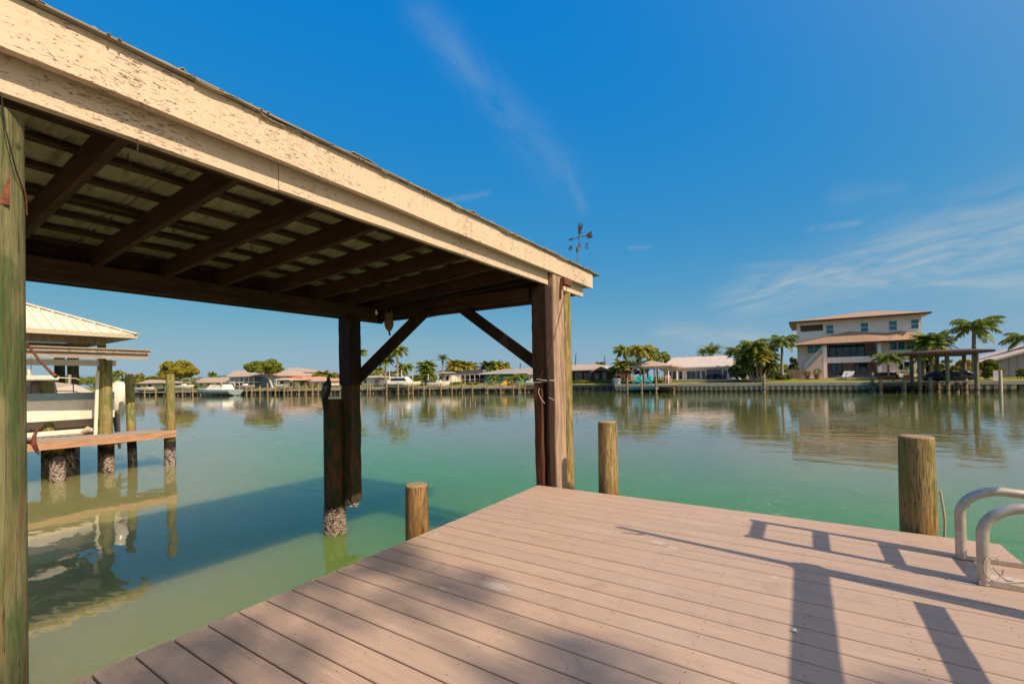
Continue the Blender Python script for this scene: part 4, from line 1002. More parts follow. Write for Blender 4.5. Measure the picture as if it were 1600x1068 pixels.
def house(name, label, pxs, pe, pb, back, depth, wall, roof, ridge, ang=0, over=.5, wins=(), cat='house', trim='white_trim', glass='dark_glass', zb=None, roofth=.14):
    f = Fac((pxs[0]+pxs[1])/2, back, ang, zb); root = thing(name, f.P, label, cat, ang)
    m = (pxs[0]+pxs[1])/2; u0 = f.uv(pxs[0], pb)[0]; u1 = f.uv(pxs[1], pb)[0]; z1 = f.uv(m, pe)[1]; z0 = min(f.uv(m, pb)[1], 0)
    hs_ = [f.rect(w_[:4]) for w_ in wins]
    for h in hs_: h[2] = max(h[2], z0+.05); h[3] = min(h[3], z1-.1)
    b = MB(); cells(b, u0, u1, z0-.3, z1, 0, .2, hs_); b.box(u0,u0+.2,.2,depth,z0-.3,z1); b.box(u1-.2,u1,.2,depth,z0-.3,z1); b.box(u0+.2,u1-.2,depth-.2,depth,z0-.3,z1); b.build('wall', wall, root, local=True)
    MB().box(u0+.2,u1-.2,.9,1.0,z0-.3,z1-.05).build('interior', 'dark_interior', root, local=True)
    ra, zr = f.uv(ridge[0], ridge[2], depth/2); rb = f.uv(ridge[1], ridge[2], depth/2)[0]
    MB().hip(u0-over, u1+over, -over, depth+over, z1+roofth, max(zr, z1+.4), ra, rb, roofth).build('roof', roof, root, local=True)
    b = MB(); b.box(u0-over-.02,u1+over+.02,-over-.05,-over-.005,z1+.02,z1+roofth+.02); b.build('gutter', trim, root, local=True)
    for w_, h in zip(wins, hs_): window(root, h, w_[5] if len(w_) > 5 else trim, glass, w_[4] if len(w_) > 4 else 1, name=(w_[6] if len(w_) > 6 else 'window'))
    return f, root, (u0, u1, z0, z1)
AL = radians(13)
# --- pale single storey house, right of centre
W_ = [(1051,1058,580,592,1),(1061,1066,580,592,1),(1073,1080,579.5,592,1),(1080.8,1087,579.5,592,1),(1088,1094,579,592,1),(1096,1102,579,592,1),(1041,1049,581,592,2)]
house('canal_house', 'long single storey house with pale tiled roof and row of french doors', (1037,1156), 574.5, 593, 9, 9, 'white_stucco', 'pale_roof', (1052,1132,558.5), wins=[(a,b_,c,d,e,'white_trim','french_door') for a,b_,c,d,e in W_]+[(1104,1127,577,592,1,'pink_fabric','alcove'),(1130,1136,578,592,1,'white_trim','french_door'),(1139,1150,580,590,2)], zb=.6)
# --- three storey villa
f = Fac(1345, 11, 0, .62); vil = thing('villa', f.P, 'large three storey villa with terracotta hip roofs and teal windows', 'house')
def R4(a, c, e_, g): return f.rect((a, c, e_, g))
U0 = f.uv(1246, 560)[0]; U1 = f.uv(1441, 560)[0]
zt = f.uv(1345, 498)[1]; zmid = f.uv(1345, 525)[1]; zb_ = -.2
wt = [R4(1291,1302,508,521), R4(1345,1356,504.5,518), R4(1389,1401,501.5,515.5), R4(1423.5,1435,499,513)]
balc = R4(1250.5,1286,507.5,523)
wm_ = [R4(1261.5,1282,538,551), R4(1389.5,1427.5,530,546)]
rec2 = R4(1292,1370,531,557); rec1 = R4(1292,1370,566,590); gw = R4(1403,1421,565,577)
b = MB(); cells(b, U0, U1, zmid, zt, 0, .25, wt+[balc]); cells(b, U0, U1, zb_, zmid, 0, .25, wm_+[rec2, rec1, gw])
b.box(U0,U0+.25,.25,11,zb_,zt); b.box(U1-.25,U1,.25,11,zb_,zt); b.box(U0+.25,U1-.25,10.75,11,zb_,zt)
b.box(rec2[0],rec2[1],.25,2.4,rec2[2]-.25,rec2[2]); b.box(rec1[0]-.2,rec1[0],.25,2.4,zb_,rec2[3]); b.box(rec1[1],rec1[1]+.2,.25,2.4,zb_,rec2[3]); b.box(rec1[0],rec1[1],.25,2.4,rec2[3],rec2[3]+.2)
b.box(balc[0],balc[1],.25,2.2,balc[2]-.2,balc[2]); b.box(balc[1],balc[1]+.2,.25,2.2,balc[2],zt)
b.build('wall', 'cream_stucco', vil, local=True)
b = MB(); cells(b, rec1[0], rec1[1], zb_, rec2[3], 2.4, 2.55, [f.rect((1296,1350,536,557),2.4), f.rect((1299,1316,568,588),2.4), f.rect((1336,1354,568,588),2.4)]); b.box(U0+.25,balc[1],2.2,2.35,balc[2],zt); b.build('inner_wall', 'pink_stucco', vil, local=True)
MB().box(U0+.3,U1-.3,3.4,3.5,zb_,zt).build('interior', 'dark_interior', vil, local=True)
for h in wt: window(vil, h, 'white_trim', 'teal_glass', 1, 2)
window(vil, wm_[0], 'white_trim', 'teal_glass', 2); window(vil, wm_[1], 'white_trim', 'teal_glass', 3); window(vil, gw, 'white_trim', 'dark_glass', 2)
window(vil, f.rect((1296,1350,536,557),2.4), 'brown_trim', 'teal_glass', 5, name='sliding_door', y=2.4)
for q in ((1299,1316,568,588),(1336,1354,568,588)): window(vil, f.rect(q,2.4), 'brown_trim', 'dark_glass', 2, name='sliding_door', y=2.4)
ap, zap = f.uv(1363, 485.5, 5)
MB().hip(U0-.75,U1+.75,-.75,11.75,zt+.2,zap,ap-1.2,ap+.6,.2).build('roof', 'terracotta_roof', vil, local=True)
b = MB(); b.box(U0-.82,U1+.82,-.86,-.755,zt+.0,zt+.2); b.box(U0-.86,U0-.755,-.75,6,zt+.0,zt+.2); b.build('gutter', 'brown_trim', vil, local=True)
# lower skirt roof: two shallow hips
zl = f.uv(1300, 536.5, -1.4)[1]; za_ = f.uv(1345, 527)[1]
p1 = f.uv(1327, 517.5, -.02); p2 = f.uv(1408, 516.5, -.02); xm = f.uv(1385, 525, 0)[0]; zk = zmid+.15
b = MB(); xa, xb = U0-.75, U1+.85; yo = -1.5
b.add([(xa,yo,zl),(xm,yo,zl),(xb,yo,zl),(xa,-.01,zl+.25),(p1[0],-.01,p1[1]),(xm,-.01,zk+.1),(p2[0],-.01,p2[1]),(xb,-.01,zl+.25),(xa,yo,zl-.14),(xb,yo,zl-.14),(xb,-.01,zl-.14),(xa,-.01,zl-.14)],
      [(0,1,4,3),(1,5,4),(1,6,5),(1,2,7,6),(0,8,9,2,1),(8,11,10,9),(0,3,11,8),(2,9,10,7)])
b.build('skirt_roof', 'terracotta_roof', vil, local=True)
MB().box(xa,xb,yo-.1,yo-.004,zl-.20,zl+.04).build('gutter', 'brown_trim', vil, local=True)
for q in ((1285.5,1291.5),(1370.5,1376.5)):
    h = f.rect((q[0],q[1],532,590), -1.2); MB().box(h[0],h[1],-1.3,-.9,zb_,zl-.16).build('column', 'cream_stucco', vil, local=True)
h = f.rect((1291.5,1370.5,557,566), -1.2); b = MB(); b.box(h[0],h[1],-1.28,-.02,h[2],h[3]); b.build('balcony_slab', 'cream_stucco', vil, local=True)
b = MB(); zf = h[3]; x = h[0]
b.box(h[0],h[1],-1.22,-1.18,zf+.85,zf+.9)
while x < h[1]: b.box(x,x+.03,-1.215,-1.185,zf,zf+.85); x += .22
b.build('balcony_railing', 'brown_trim', vil, local=True)
b = MB(); b.box(balc[0],balc[1],.05,.1,balc[2],balc[2]+.5); b.build('balcony_parapet', 'white_trim', vil, local=True)
# outside stair rising to the right
s0 = f.uv(1258, 580, -1); s1 = f.uv(1285, 553, -1); b = MB(); ns = 12
for k in range(ns):
    xa = lerp(s0[0], s1[0], k/ns); xb = lerp(s0[0], s1[0], (k+1)/ns); b.box(xa, xb, -1.6, -.03, zb_, lerp(s0[1], s1[1], (k+1)/ns))
b.build('stair', 'pink_stucco', vil, local=True)
b = MB(); b.bar((s0[0],-1.55,s0[1]+.9),(s1[0],-1.55,s1[1]+.9),.05,.05)
for k in range(13): q = k/12; x = lerp(s0[0],s1[0],q); z = lerp(s0[1],s1[1],q); b.box(x-.015,x+.015,-1.57,-1.54,z,z+.88)
b.build('stair_railing', 'white_trim', vil, local=True)
g = Fac(1247, 8.2, 0, .5); h = g.rect((1230,1258,577,590)); tag(MB().box(h[0],h[1],0,.3,-.2,h[3]).build('garden_wall', 'stone_wall', origin=(0,0,0)), 'low stone garden wall left of the villa stair', 'wall').location = g.P
# --- grey boarded house at the far right
f2 = Fac(1590, 6, 0, .5); rr_ = thing('boarded_house', f2.P, 'low house with grey vertical boards and wide pale gable roof at far right', 'house')
u0 = f2.uv(1561, 590)[0]; u1 = f2.uv(1720, 590)[0]; zl_ = f2.uv(1561, 560)[1]; zr_ = f2.uv(1600, 549)[1]; uR = f2.uv(1600, 549)[0]; sl2 = (zr_-zl_)/(uR-u0); apx = u0+7; zA = zl_+sl2*7
b = MB(); b.plate([(u0,0,-.4),(u0+14,0,-.4),(u0+14,0,zl_),(apx,0,zA),(u0,0,zl_)], (0,.2,0)); b.box(u0,u0+.2,.2,12,-.4,zl_); b.build('wall', 'grey_batten', rr_, local=True)
b = MB(); e_ = f2.uv(1526, 548.5, 6)
b.add([(u0-1.2,-.6,zl_-sl2*1.2+.05),(apx,-.6,zA+.05),(apx,12,zA+.05),(u0-1.2,12,zl_-sl2*1.2+.05),(u0-1.2,-.6,zl_-sl2*1.2-.12),(apx,-.6,zA-.12),(apx,12,zA-.12),(u0-1.2,12,zl_-sl2*1.2-.12),(u0+15.2,-.6,zl_-sl2*1.2),(u0+15.2,12,zl_-sl2*1.2)],
      [(0,1,2,3),(4,7,6,5),(0,4,5,1),(3,7,4,0),(1,8,9,2)]); b.build('roof', 'pale_roof', rr_, local=True)
# --- dark brown house left of centre
f3, brh, bb = house('brown_house', 'dark red brown house with low tan roof behind a shaded seawall', (884,962), 578.5, 597, 7, 8, 'brown_siding', 'tan_roof', (860,930,571), wins=[(900,908,583,592,1,'tan_siding'),(912,922,582,592,2,'brown_trim'),(941,947,581,595,1,'tan_siding','door'),(928,937,583,592,1,'brown_trim')], zb=.5, over=.7)
b = MB(); q0 = f3.uv(922, 577, -1.8); q1 = f3.uv(956, 577, -1.8); zq = f3.uv(938, 572, -1.8)[1]; ze = f3.uv(938, 580, -1.8)[1]
b.add([(q0[0],-1.8,ze),((q0[0]+q1[0])/2,-1.8,zq),(q1[0],-1.8,ze),(q0[0],2,ze),((q0[0]+q1[0])/2,2,zq),(q1[0],2,ze)], [(0,1,4,3),(1,2,5,4)]); ob = b.build('porch_roof', 'pale_roof', brh, local=True); ob.modifiers.new('t','SOLIDIFY').thickness = .12
for u in (q0[0]+.2, q1[0]-.2): MB().box(u-.07,u+.07,-1.75,-1.6,-.3,ze).build('porch_post', 'brown_trim', brh, local=True)
# --- teal house
f4, th, bb = house('teal_house', 'teal house with grey hip roof between palms', (757,812), 584, 600.5, 8, 8, 'teal_siding', 'grey_roof', (788,797,576), AL, wins=[(788,796,589,598,2),(800,808,589,598,1,'white_trim')], zb=.4, over=.9)
house('grey_roof_house', 'low house with pale grey roof partly hidden by the corner post', (812,850), 585, 600, 11, 8, 'white_stucco', 'grey_roof', (805,838,576), AL, wins=[(818,826,590,598,2),(829,834,589,598,1)], zb=.4)
# screened pool enclosure
f5 = Fac(732, 9, AL, .4); se = thing('pool_enclosure', f5.P, 'dark screened pool enclosure with slanting framed roof beside the teal house', 'pool enclosure', AL)
u0, zt5 = f5.uv(704, 585.5); u1 = f5.uv(757, 585.5)[0]; zr5 = f5.uv(732, 578, 3)[1]
b = MB()
for k in range(8):
    u = lerp(u0,u1,k/7); b.box(u-.04,u+.04,0,.08,-.3,zt5); ut = lerp(u0+1.6,u1-1.6,k/7); b.bar((u,0,zt5),(ut,3,zr5),.07,.07); b.bar((ut,3,zr5),(ut,6,zt5),.07,.07)
for z in (.9,zt5): b.box(u0,u1,-.01,.07,z-.03,z+.03)
b.box(u0+1.6,u1-1.6,2.96,3.04,zr5-.04,zr5+.04); b.build('frame', 'white_trim', se, local=True)
m = material('dark_screen', (.04,.035,.04), .8); 
b = MB(); b.add([(u0,0,zt5+.04),(u1,0,zt5+.04),(u1-1.6,3,zr5+.05),(u0+1.6,3,zr5+.05),(u0+1.6,6,zt5),(u1-1.6,6,zt5)], [(0,1,2,3),(3,2,5,4)]); b.build('screen_roof', 'dark_screen', se, local=True)
MB().box(u0,u1,5.6,5.7,-.3,zt5).build('back_screen', 'dark_screen', se, local=True)
house('beige_house', 'small house with grey roof behind the white centre console boat', (684,706), 583, 600, 12, 6, 'cream_stucco', 'grey_roof', (688,700,578.5), AL, wins=[(687,692,587,593,1),(697,701,587,594,1)], zb=.4)
# --- left part of the far shore
house('white_house', 'low white house with thin flat roof right of the inner shelter post', (566,592), 590, 604, 7, 7, 'white_stucco', 'tan_roof', (560,590,587), AL, wins=[(569,573,593,599,1),(586,589,593,600,1)], zb=.4)
house('salmon_house', 'low white house under a salmon tiled roof left of the perched bird', (477,513), 595.5, 606, 9, 8, 'white_stucco', 'salmon_roof', (472,498,588), AL, wins=[(480,484,598,603,1),(492,497,598,603,2)], zb=.4)
house('red_roof_house', 'long low house with bright red tiled roof and cream walls', (444,502), 594.5, 606, 10, 8, 'white_stucco', 'red_roof', (440,494,588), AL, wins=[(452,457,597,603,1),(468,474,597,603,2),(484,490,597,603,1)], zb=.4)
house('upper_house', 'two storey cream house with tan hip roof and dark windows rising behind the red roof', (449,479), 581.5, 604, 22, 8, 'white_stucco', 'tan_roof', (452,464,574.5), AL, wins=[(459,462,583,586.5,1,'brown_trim'),(471.5,474.5,583,586.5,1,'brown_trim')], zb=.5)
house('tan_gable_house', 'cream house with tan roof half behind the spreading olive tree', (428,456), 587, 605, 15, 8, 'tan_siding', 'tan_roof', (436,448,578), AL, wins=[(432,437,592,598,1)], zb=.5)
f6, bgh, bb = house('blue_grey_house', 'two storey blue grey house with white columned porches', (360,424), 588, 607, 8, 9, 'bluegrey_siding', 'tan_roof', (366,392,579), AL, wins=[(364,368,589.5,596,1),(368.8,374.5,589.5,596,1),(378,383,590,596,1),(388,394,590,596,1),(364,368,599,606,1),(370,375,599,606,1),(379,384,599,606,1),(388,394,599,606,1)], zb=.4, over=.6)
b = MB(); hh = f6.rect((358.5,396,596.3,597.6), -2); b.box(hh[0],hh[1],-2,-.06,hh[2],hh[3])
zt6 = f6.uv(376, 588, -2)[1]; b.box(hh[0],hh[1],-2,-1.85,zt6-.1,zt6)
for k in range(6):
    u = lerp(hh[0],hh[1],k/5); b.box(u-.1,u+.1,-1.98,-1.82,-.4,hh[2]); b.box(u-.1,u+.1,-1.98,-1.82,hh[3],zt6-.1)
x = hh[0]
while x < hh[1]: b.box(x,x+.04,-1.95,-1.9,hh[3],hh[3]+.8); x += .3
b.box(hh[0],hh[1],-1.97,-1.88,hh[3]+.8,hh[3]+.88); b.build('porch', 'white_trim', bgh, local=True)
b = MB(); b.add([(hh[0]-.3,-2.4,zt6),(hh[1]+.3,-2.4,zt6),(hh[1]+.3,.2,zt6+.5),(hh[0]-.3,.2,zt6+.5)], [(0,1,2,3)]); ob = b.build('porch_roof', 'tan_roof', bgh, local=True); ob.modifiers.new('t','SOLIDIFY').thickness = .15
house('long_tan_house', 'long low house with brown tan roof behind the moored cabin boat', (304,360), 597.5, 607, 10, 9, 'white_stucco', 'tan_roof', (320,354,590), AL, wins=[(313,316,599,603,1),(324,328,599,603,1),(338,343,599,604,2)], zb=.4)

# open pavilions and boathouses (posts + roof)
def pavilion(name, label, cat, px0, px1, pe, papex, back, depth, roofm, postm='white_trim', ang=0, nposts=4, over=.5, zb=None, extra_px=None, r=.09, base=0, ridge=None, th=.14):
    f = Fac((px0+px1)/2, back, ang, zb); root = thing(name, f.P, label, cat, ang)
    u0, u1 = f.uv(px0, pe)[0], f.uv(px1, pe)[0]; ze = f.uv((px0+px1)/2, pe)[1]; ra, zr = f.uv(ridge[0] if ridge else (px0+px1)/2, papex, depth/2); rb = f.uv(ridge[1], papex, depth/2)[0] if ridge else ra+.05
    MB().hip(u0-over,u1+over,-over,depth+over,ze+th,max(zr,ze+.3),ra,rb,th).build('roof', roofm, root, local=True)
    for i in range(nposts):
        u = lerp(u0,u1,i/(nposts-1))
        for y in (0, depth): MB().cyl((u,y,base),(u,y,ze),r,r,8).build('post', postm, root, local=True)
    b = MB(); b.box(u0,u1,-.06,.06,ze-.2,ze-.002); b.box(u0,u1,depth-.06,depth+.06,ze-.2,ze-.002); b.build('beam', postm, root, local=True)
    return f, root
pavilion('gazebo', 'open gazebo with tan hip roof behind the two turquoise chairs', 'gazebo', 989, 1044, 573.5, 563, 2.2, 5, 'tan_roof', nposts=4, zb=.3, over=.7)
pavilion('boathouse', 'open boathouse with dark brown roof on tall pilings at the right', 'boathouse', 1436, 1525, 552, 546, -4.2, 3.6, 'brown_roof', 'far_pile', nposts=3, zb=0, over=1.0, r=.16, base=-3, ridge=(1470,1512), th=.2)
pavilion('boathouse', 'low boathouse with tan roof before the golden tree on the left', 'boathouse', 219, 258, 599, 593, -2, 5, 'tan_roof', 'far_pile', AL, 4, zb=0, base=-2, ridge=(232,246))
pavilion('boathouse', 'small boathouse with tan hipped roof below the olive tree', 'boathouse', 434, 452, 594, 590, -2, 4, 'tan_siding', 'far_pile', AL, 3, zb=0, base=-2)
pavilion('boathouse', 'brown roofed shelter seen just right of the white outboard', 'boathouse', 172, 190, 600.5, 596.5, -2, 5, 'brown_roof', 'far_pile', AL, 3, zb=0, base=-2)

# ================================================================== seawalls, docks, pilings
def seawall(name, label, xa, xb, ztop, matw, matc, pitch=.56, cap=.34, y_off=-.02):
    o = thing(name, ((xa+xb)/2, shore_y((xa+xb)/2), WZ), label, 'seawall'); b = MB(); c_ = MB(); x = xa; L_ = xb-xa; n = max(2, int(L_/pitch))
    for i in range(n):
        x0, x1 = xa+L_*i/n, xa+L_*(i+1)/n; y0, y1 = shore_y(x0+.01)+y_off, shore_y(x1-.01)+y_off; w_ = (x1-x0)*.42
        b.add([(x0,y0-.03,-2),(x1,y1-.03,-2),(x1,y1-.03,ztop-cap),(x0,y0-.03,ztop-cap)], [(0,1,2,3)])
        xm_ = (x0+x1)/2; ym = (y0+y1)/2; b.box(xm_-w_*.62,xm_+w_*.62,ym-.20,ym-.032,-2,ztop-cap-.002)
        if i % 8 == 0 or i == n-1:
            x2 = xa+L_*min(n,(i+8))/n; 
            if i % 8 == 0: c_.bar((x0,y0+.08,ztop-cap/2),(x2,shore_y(x2-.01)+y_off+.08,ztop-cap/2),.62,cap)
    b.build('wall', matw, o); c_.build('cap', matc, o); return o
seawall('seawall', 'long concrete seawall of ribbed panels with pale cap on the right', -19.7, 19.5, .21, 'seawall', 'seawall_cap')
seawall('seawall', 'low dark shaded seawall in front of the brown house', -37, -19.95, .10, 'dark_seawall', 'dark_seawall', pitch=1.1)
seawall('seawall', 'short brown rocky seawall at the far right edge', 19.65, 60, .18, 'dark_seawall', 'seawall_cap', pitch=1.0)
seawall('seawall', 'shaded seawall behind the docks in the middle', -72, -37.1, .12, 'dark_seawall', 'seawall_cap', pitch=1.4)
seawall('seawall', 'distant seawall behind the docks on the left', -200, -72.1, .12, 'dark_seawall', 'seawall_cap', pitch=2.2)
# end wall of the right hand property
b = MB(); b.box(-19.75,-19.45,56.98,59.5,-2,.20); b.build('seawall_return', 'seawall', origin=(-19.6,58,WZ)); tag(C.objects[-1], 'short end wall of the ribbed seawall beside the white fence', 'seawall')

def far_dock(label, px0, px1, back0, back1, z, wood_='dock_wood', step=2.0, name='dock', rail=False):
    A, B = column_pt(px0, back0)[0], column_pt(px1, back0)[0]; A2, B2 = A+V((0,back1-back0,0)), B+V((0,back1-back0,0))
    o = thing(name, (A+B)/2+V((0,0,WZ-.3)), label, 'dock')
    b = MB(); b.plate([(A.x,A.y,z-.06),(B.x,B.y,z-.06),(B2.x,B2.y,z-.06),(A2.x,A2.y,z-.06)], (0,0,.06)); b.build('planks', wood_, o)
    b = MB(); b.bar((A.x,A.y-.02,z-.16),(B.x,B.y-.02,z-.16),.06,.2); b.bar((A2.x,A2.y,z-.16),(B2.x,B2.y,z-.16),.06,.2); b.build('stringer', wood_, o)
    n = max(2, int((B-A).length/step))
    for i in range(n+1):
        p = A.lerp(B, i/n); q = A2.lerp(B2, i/n)
        MB().cyl((p.x,p.y+.15,-2),(p.x,p.y+.15,z-.27),.13,.12,9).build('support_piling', 'far_pile', o); MB().cyl((q.x,q.y-.1,-2),(q.x,q.y-.1,z-.07),.13,.12,9).build('support_piling', 'far_pile', o)
    if rail:
        b = MB(); b.bar((A.x,A.y,z+.9),(B.x,B.y,z+.9),.06,.08)
        for i in range(n+1): p = A.lerp(B, i/n); b.box(p.x-.05,p.x+.05,p.y-.05,p.y+.05,z,z+.9)
        b.build('railing', wood_, o)
    return o
far_dock('long low dock with boats across the water, left of the moored cabin boat', 222, 312, -3.2, -1.2, -.05)
far_dock('far dock below the olive tree crowded with short pilings', 362, 448, -3.4, -1.0, .05)
far_dock('far dock in front of the red roofed house', 449, 530, -3.2, -1.2, .02)
far_dock('far dock just right of the inner shelter post', 562, 602, -3.4, -1.4, .05, rail=True)
far_dock('far dock below the white cabin cruiser', 603, 658, -3.2, -1.2, -.02, 'dock_wood_dark')
far_dock('long far dock in front of the lawn and pool enclosure', 660, 757, -3.4, -1.4, .06)
far_dock('raised dock with pale railing below the teal house', 758, 812, -3.6, -1.6, .0, rail=True)
far_dock('dark dock half hidden behind the corner post', 813, 838, -3.2, -1.4, -.1, 'dock_wood_dark')
far_dock('tan dock jutting from the seawall beside the turquoise chairs', 980, 1052, -2.6, .3, .16)
far_dock('dark wooden dock before the villa with pale edge beam', 1366, 1457, -3.4, -.3, .10, 'dock_wood_dark', step=1.6)
o = thing('boat_lift', column_pt(1003,-3.6)[0]+V((0,0,-.8)), 'turquoise edged boat lift platform hanging below the turquoise chairs', 'boat lift')
A, B = column_pt(980,-3.6)[0], column_pt(1026,-3.6)[0]; b = MB(); b.box(A.x,B.x,A.y,A.y+.8,-.42,-.12); b.build('platform', 'turquoise_plastic' if False else material('dull_turquoise', (.06,.26,.25), .7), o)
b = MB(); b.bar((A.x,A.y-.04,-.02),(B.x,B.y-.04,-.02),.06,.1); b.build('edge_beam', 'pale_timber', o)
GRP = {}
def far_pilings(pxs, top, back, r, label, group, mat='far_pile'):
    for i, px in enumerate(pxs):
        tp = top[i] if isinstance(top, (list, tuple)) else top
        P, d = column_pt(px, back); z = pt(px, tp, d).z; o = thing('mooring_piling', (P.x,P.y,WZ), label, 'piling', 0, group)
        MB().tube([(P.x,P.y,-2),(P.x,P.y,z-.05),(P.x,P.y,z)],[r,r*.92,r*.75],9,seed=px,rough=.06).build('pole', mat, o)
far_pilings([366,374,385,393,406,418,430,444,455,467,478,488,497], [603,600,603,601,602,598,601,599,603,599,602,601,602], -3.9, .17, 'slim weathered piling in the far left row between the cabin boat and the perched bird', 'far left mooring pilings')
far_pilings([226,243,262,285,301], [606,604,606,605,605], -3.6, .17, 'short piling along the distant dock left of the moored cabin boat', 'distant pilings behind the left dock')
far_pilings([574,578,604,622,638,645], [599,598,590,598,600,599], -3.8, .15, 'slim piling before the docks between the inner post and the cabin cruiser\'s stern', 'mooring pilings by the cabin cruiser')
far_pilings([662,671,689,706,722,738], [599,600,599,599,598.5,598], -3.8, .13, 'pale capped piling along the long dock in front of the lawn', 'mooring pilings along the lawn dock')
far_pilings([761.5,782,802,810.5,820], [598,598,600,597,598], -4.0, .12, 'slim pale piling in front of the teal house dock', 'mooring pilings by the teal house')
far_pilings([958], 591, -.3, .12, 'white capped post at the left end of the ribbed seawall', None)
far_pilings([980,1002.5,1025], [590,592,588], -4.0, .13, 'tall weathered piling of the three before the turquoise chairs', 'three pilings before the turquoise chairs')
far_pilings([1194], 584, -.6, .16, 'lone pale post on the seawall below the palm clump', None)
far_pilings([1363], 582, -1.2, .18, 'tall pale post at the left end of the villa dock', None)
far_pilings([1376,1413.5,1453.5], [591,591,590], -4.4, .15, 'piling standing in the water before the villa dock', 'pilings before the villa dock')
far_pilings([1495.5,1509], [590,589], -2.8, .18, 'squat dark piling between the tall posts of the brown boathouse', 'squat pilings under the brown boathouse')
far_pilings([1563.5], 578, -.6, .14, 'pale corner post at the right end of the ribbed seawall', None, 'seawall_cap')
P, d = column_pt(346, -9); piling('mooring_piling', P.x, P.y, -3, pt(346,598,d).z, .14, 'far_pile', 'dark slender piling standing in front of the moored cabin boat', seed=346)
def pole(px, py0, py1, back, r, mat, label, name='pole', lean=0, cat='pole'):
    P, d = column_pt(px, back); A = pt(px, py1, d); B = pt(px+lean, py0, d); A.z = min(A.z, P.z-.1) if name == 'utility_pole' else A.z
    tag(MB().tube([A, B],[r,r*.7],8).build(name, mat, origin=A), label, cat)
pole(645, 575, 600, -2.4, .05, 'white_trim', 'thin white pole right of the cabin cruiser bridge')
pole(608.5, 577, 600, -2.4, .06, 'white_trim', 'white lift pole left of the cabin cruiser')
pole(627.5, 577, 600, -2.2, .06, 'white_trim', 'white lift pole behind the cabin cruiser\'s bridge')
pole(669, 584, 602, -2.4, .06, 'white_trim', 'white lift pole beside the dark outboard')
pole(684.5, 584, 600, -2.4, .07, 'white_trim', 'white lift pole behind the centre console boat')
pole(898, 552, 580, 30, .13, 'dark_beam_along_x', 'leaning utility pole rising behind the brown house roof', 'utility_pole', 2)
pole(945, 556, 580, 34, .12, 'dark_beam_along_x', 'short utility pole behind the right end of the brown house', 'utility_pole', 0)
pole(812, 567, 585, 16, .12, 'dark_beam_along_x', 'brown pole standing behind the teal house beside the brace', 'utility_pole', 1)

# far boats
def far_boat(name, label, px0, px1, ptop, pkeel, back, hullm, ang=AL, flip=False, stripe=None, cabin=None, motor=None, console=True):
    m = (px0+px1)/2; P, d = column_pt(m, back); s = d/F; P = V((P.x,P.y,pt(m,pkeel,d).z))
    view = atan2(P.y-CY, P.x-CX); L_ = (px1-px0)*s/max(.4, abs(sin(view-ang))); H_ = (pkeel-ptop)*s
    o = thing(name, P, label, 'boat', ang+(pi if flip else 0)); se_ = hull(L_*.94, L_*.3, H_); hull_mesh(se_).build('hull', hullm, o, local=True)
    b = MB(); vs = []
    for q in se_: vs += [q[3], q[4]]
    b.add([(p[0],p[1]*.97,p[2]-.06) for p in vs], [(i*2,i*2+1,i*2+3,i*2+2) for i in range(len(se_)-1)]); b.build('deck', 'boat_white', o, local=True)
    if stripe: 
        b = MB(); hwm = L_*.15; b.box(-L_*.45,L_*.1,-hwm-.02,-hwm+.01,H_*.55,H_*.72); b.build('stripe', stripe, o, local=True)
    if cabin:
        x0, x1, h_ = cabin; b = MB(); w_ = L_*.11
        b.add([(x0*L_,-w_,H_),(x1*L_,-w_,H_),(x1*L_,w_,H_),(x0*L_,w_,H_),(x0*L_+.2,-w_*.8,H_+h_),(x1*L_-.9*h_,-w_*.8,H_+h_),(x1*L_-.9*h_,w_*.8,H_+h_),(x0*L_+.2,w_*.8,H_+h_)], [(4,5,6,7),(0,1,5,4),(1,2,6,5),(2,3,7,6),(3,0,4,7)])
        c_ = b.build('cabin', 'boat_white', o, local=True)
        b = MB(); b.add([(x0*L_+.4,-w_*.94,H_+h_*.35),(x1*L_-.5*h_,-w_*.94,H_+h_*.35),(x1*L_-.85*h_,-w_*.86,H_+h_*.8),(x0*L_+.5,-w_*.86,H_+h_*.8)], [(0,1,2,3)]); b.build('cabin_window', 'dark_glass', c_, local=True).location = (0,-.02,0)
        b = MB(); b.tube([(x0*L_,-w_,H_+h_),(x0*L_+.3,-w_,H_+h_+.5),(x0*L_+1.6,-w_,H_+h_+.5),(x0*L_+2,-w_,H_+h_)],.03,6); b.tube([(x0*L_,w_,H_+h_),(x0*L_+.3,w_,H_+h_+.5),(x0*L_+1.6,w_,H_+h_+.5),(x0*L_+2,w_,H_+h_)],.03,6); b.build('rail', 'white_trim', o, local=True)
    elif console:
        b = MB(); b.box(-.35,.35,-.35,.35,H_*.5,H_+.35); b.build('console', 'boat_white', o, local=True)
        b = MB(); b.add([(.35,-.34,H_+.35),(.35,.34,H_+.35),(.12,.3,H_+.75),(.12,-.3,H_+.75)], [(0,1,2,3)]); b.build('windshield', 'dark_glass', o, local=True)
    if motor: outboard(o, -L_*.47, H_*.75, motor[0], motor[1])
    return o
far_boat('cabin_boat', 'blue grey hulled cabin boat moored on the water behind the slender piling', 311, 364, 608.5, 617.3, -8, 'boat_blue', flip=True, cabin=(-.3,.12,.95), stripe='boat_grey')
far_boat('cabin_boat', 'white cabin cruiser on a lift left of the round palm', 603, 657, 597.5, 606, -2.6, 'boat_white', cabin=(-.34,.22,1.0), stripe='black_plastic')
b = None
far_boat('motor_boat', 'white centre console boat with navy outboard right of the round palm', 669, 703, 597, 605, -2.4, 'boat_white', motor=(1.0,'navy_plastic'))
far_boat('motor_boat', 'small cream boat with dark outboard under the left distant boathouse', 219, 246, 605, 611, -1.6, 'boat_white', motor=(1.0,'navy_plastic'))
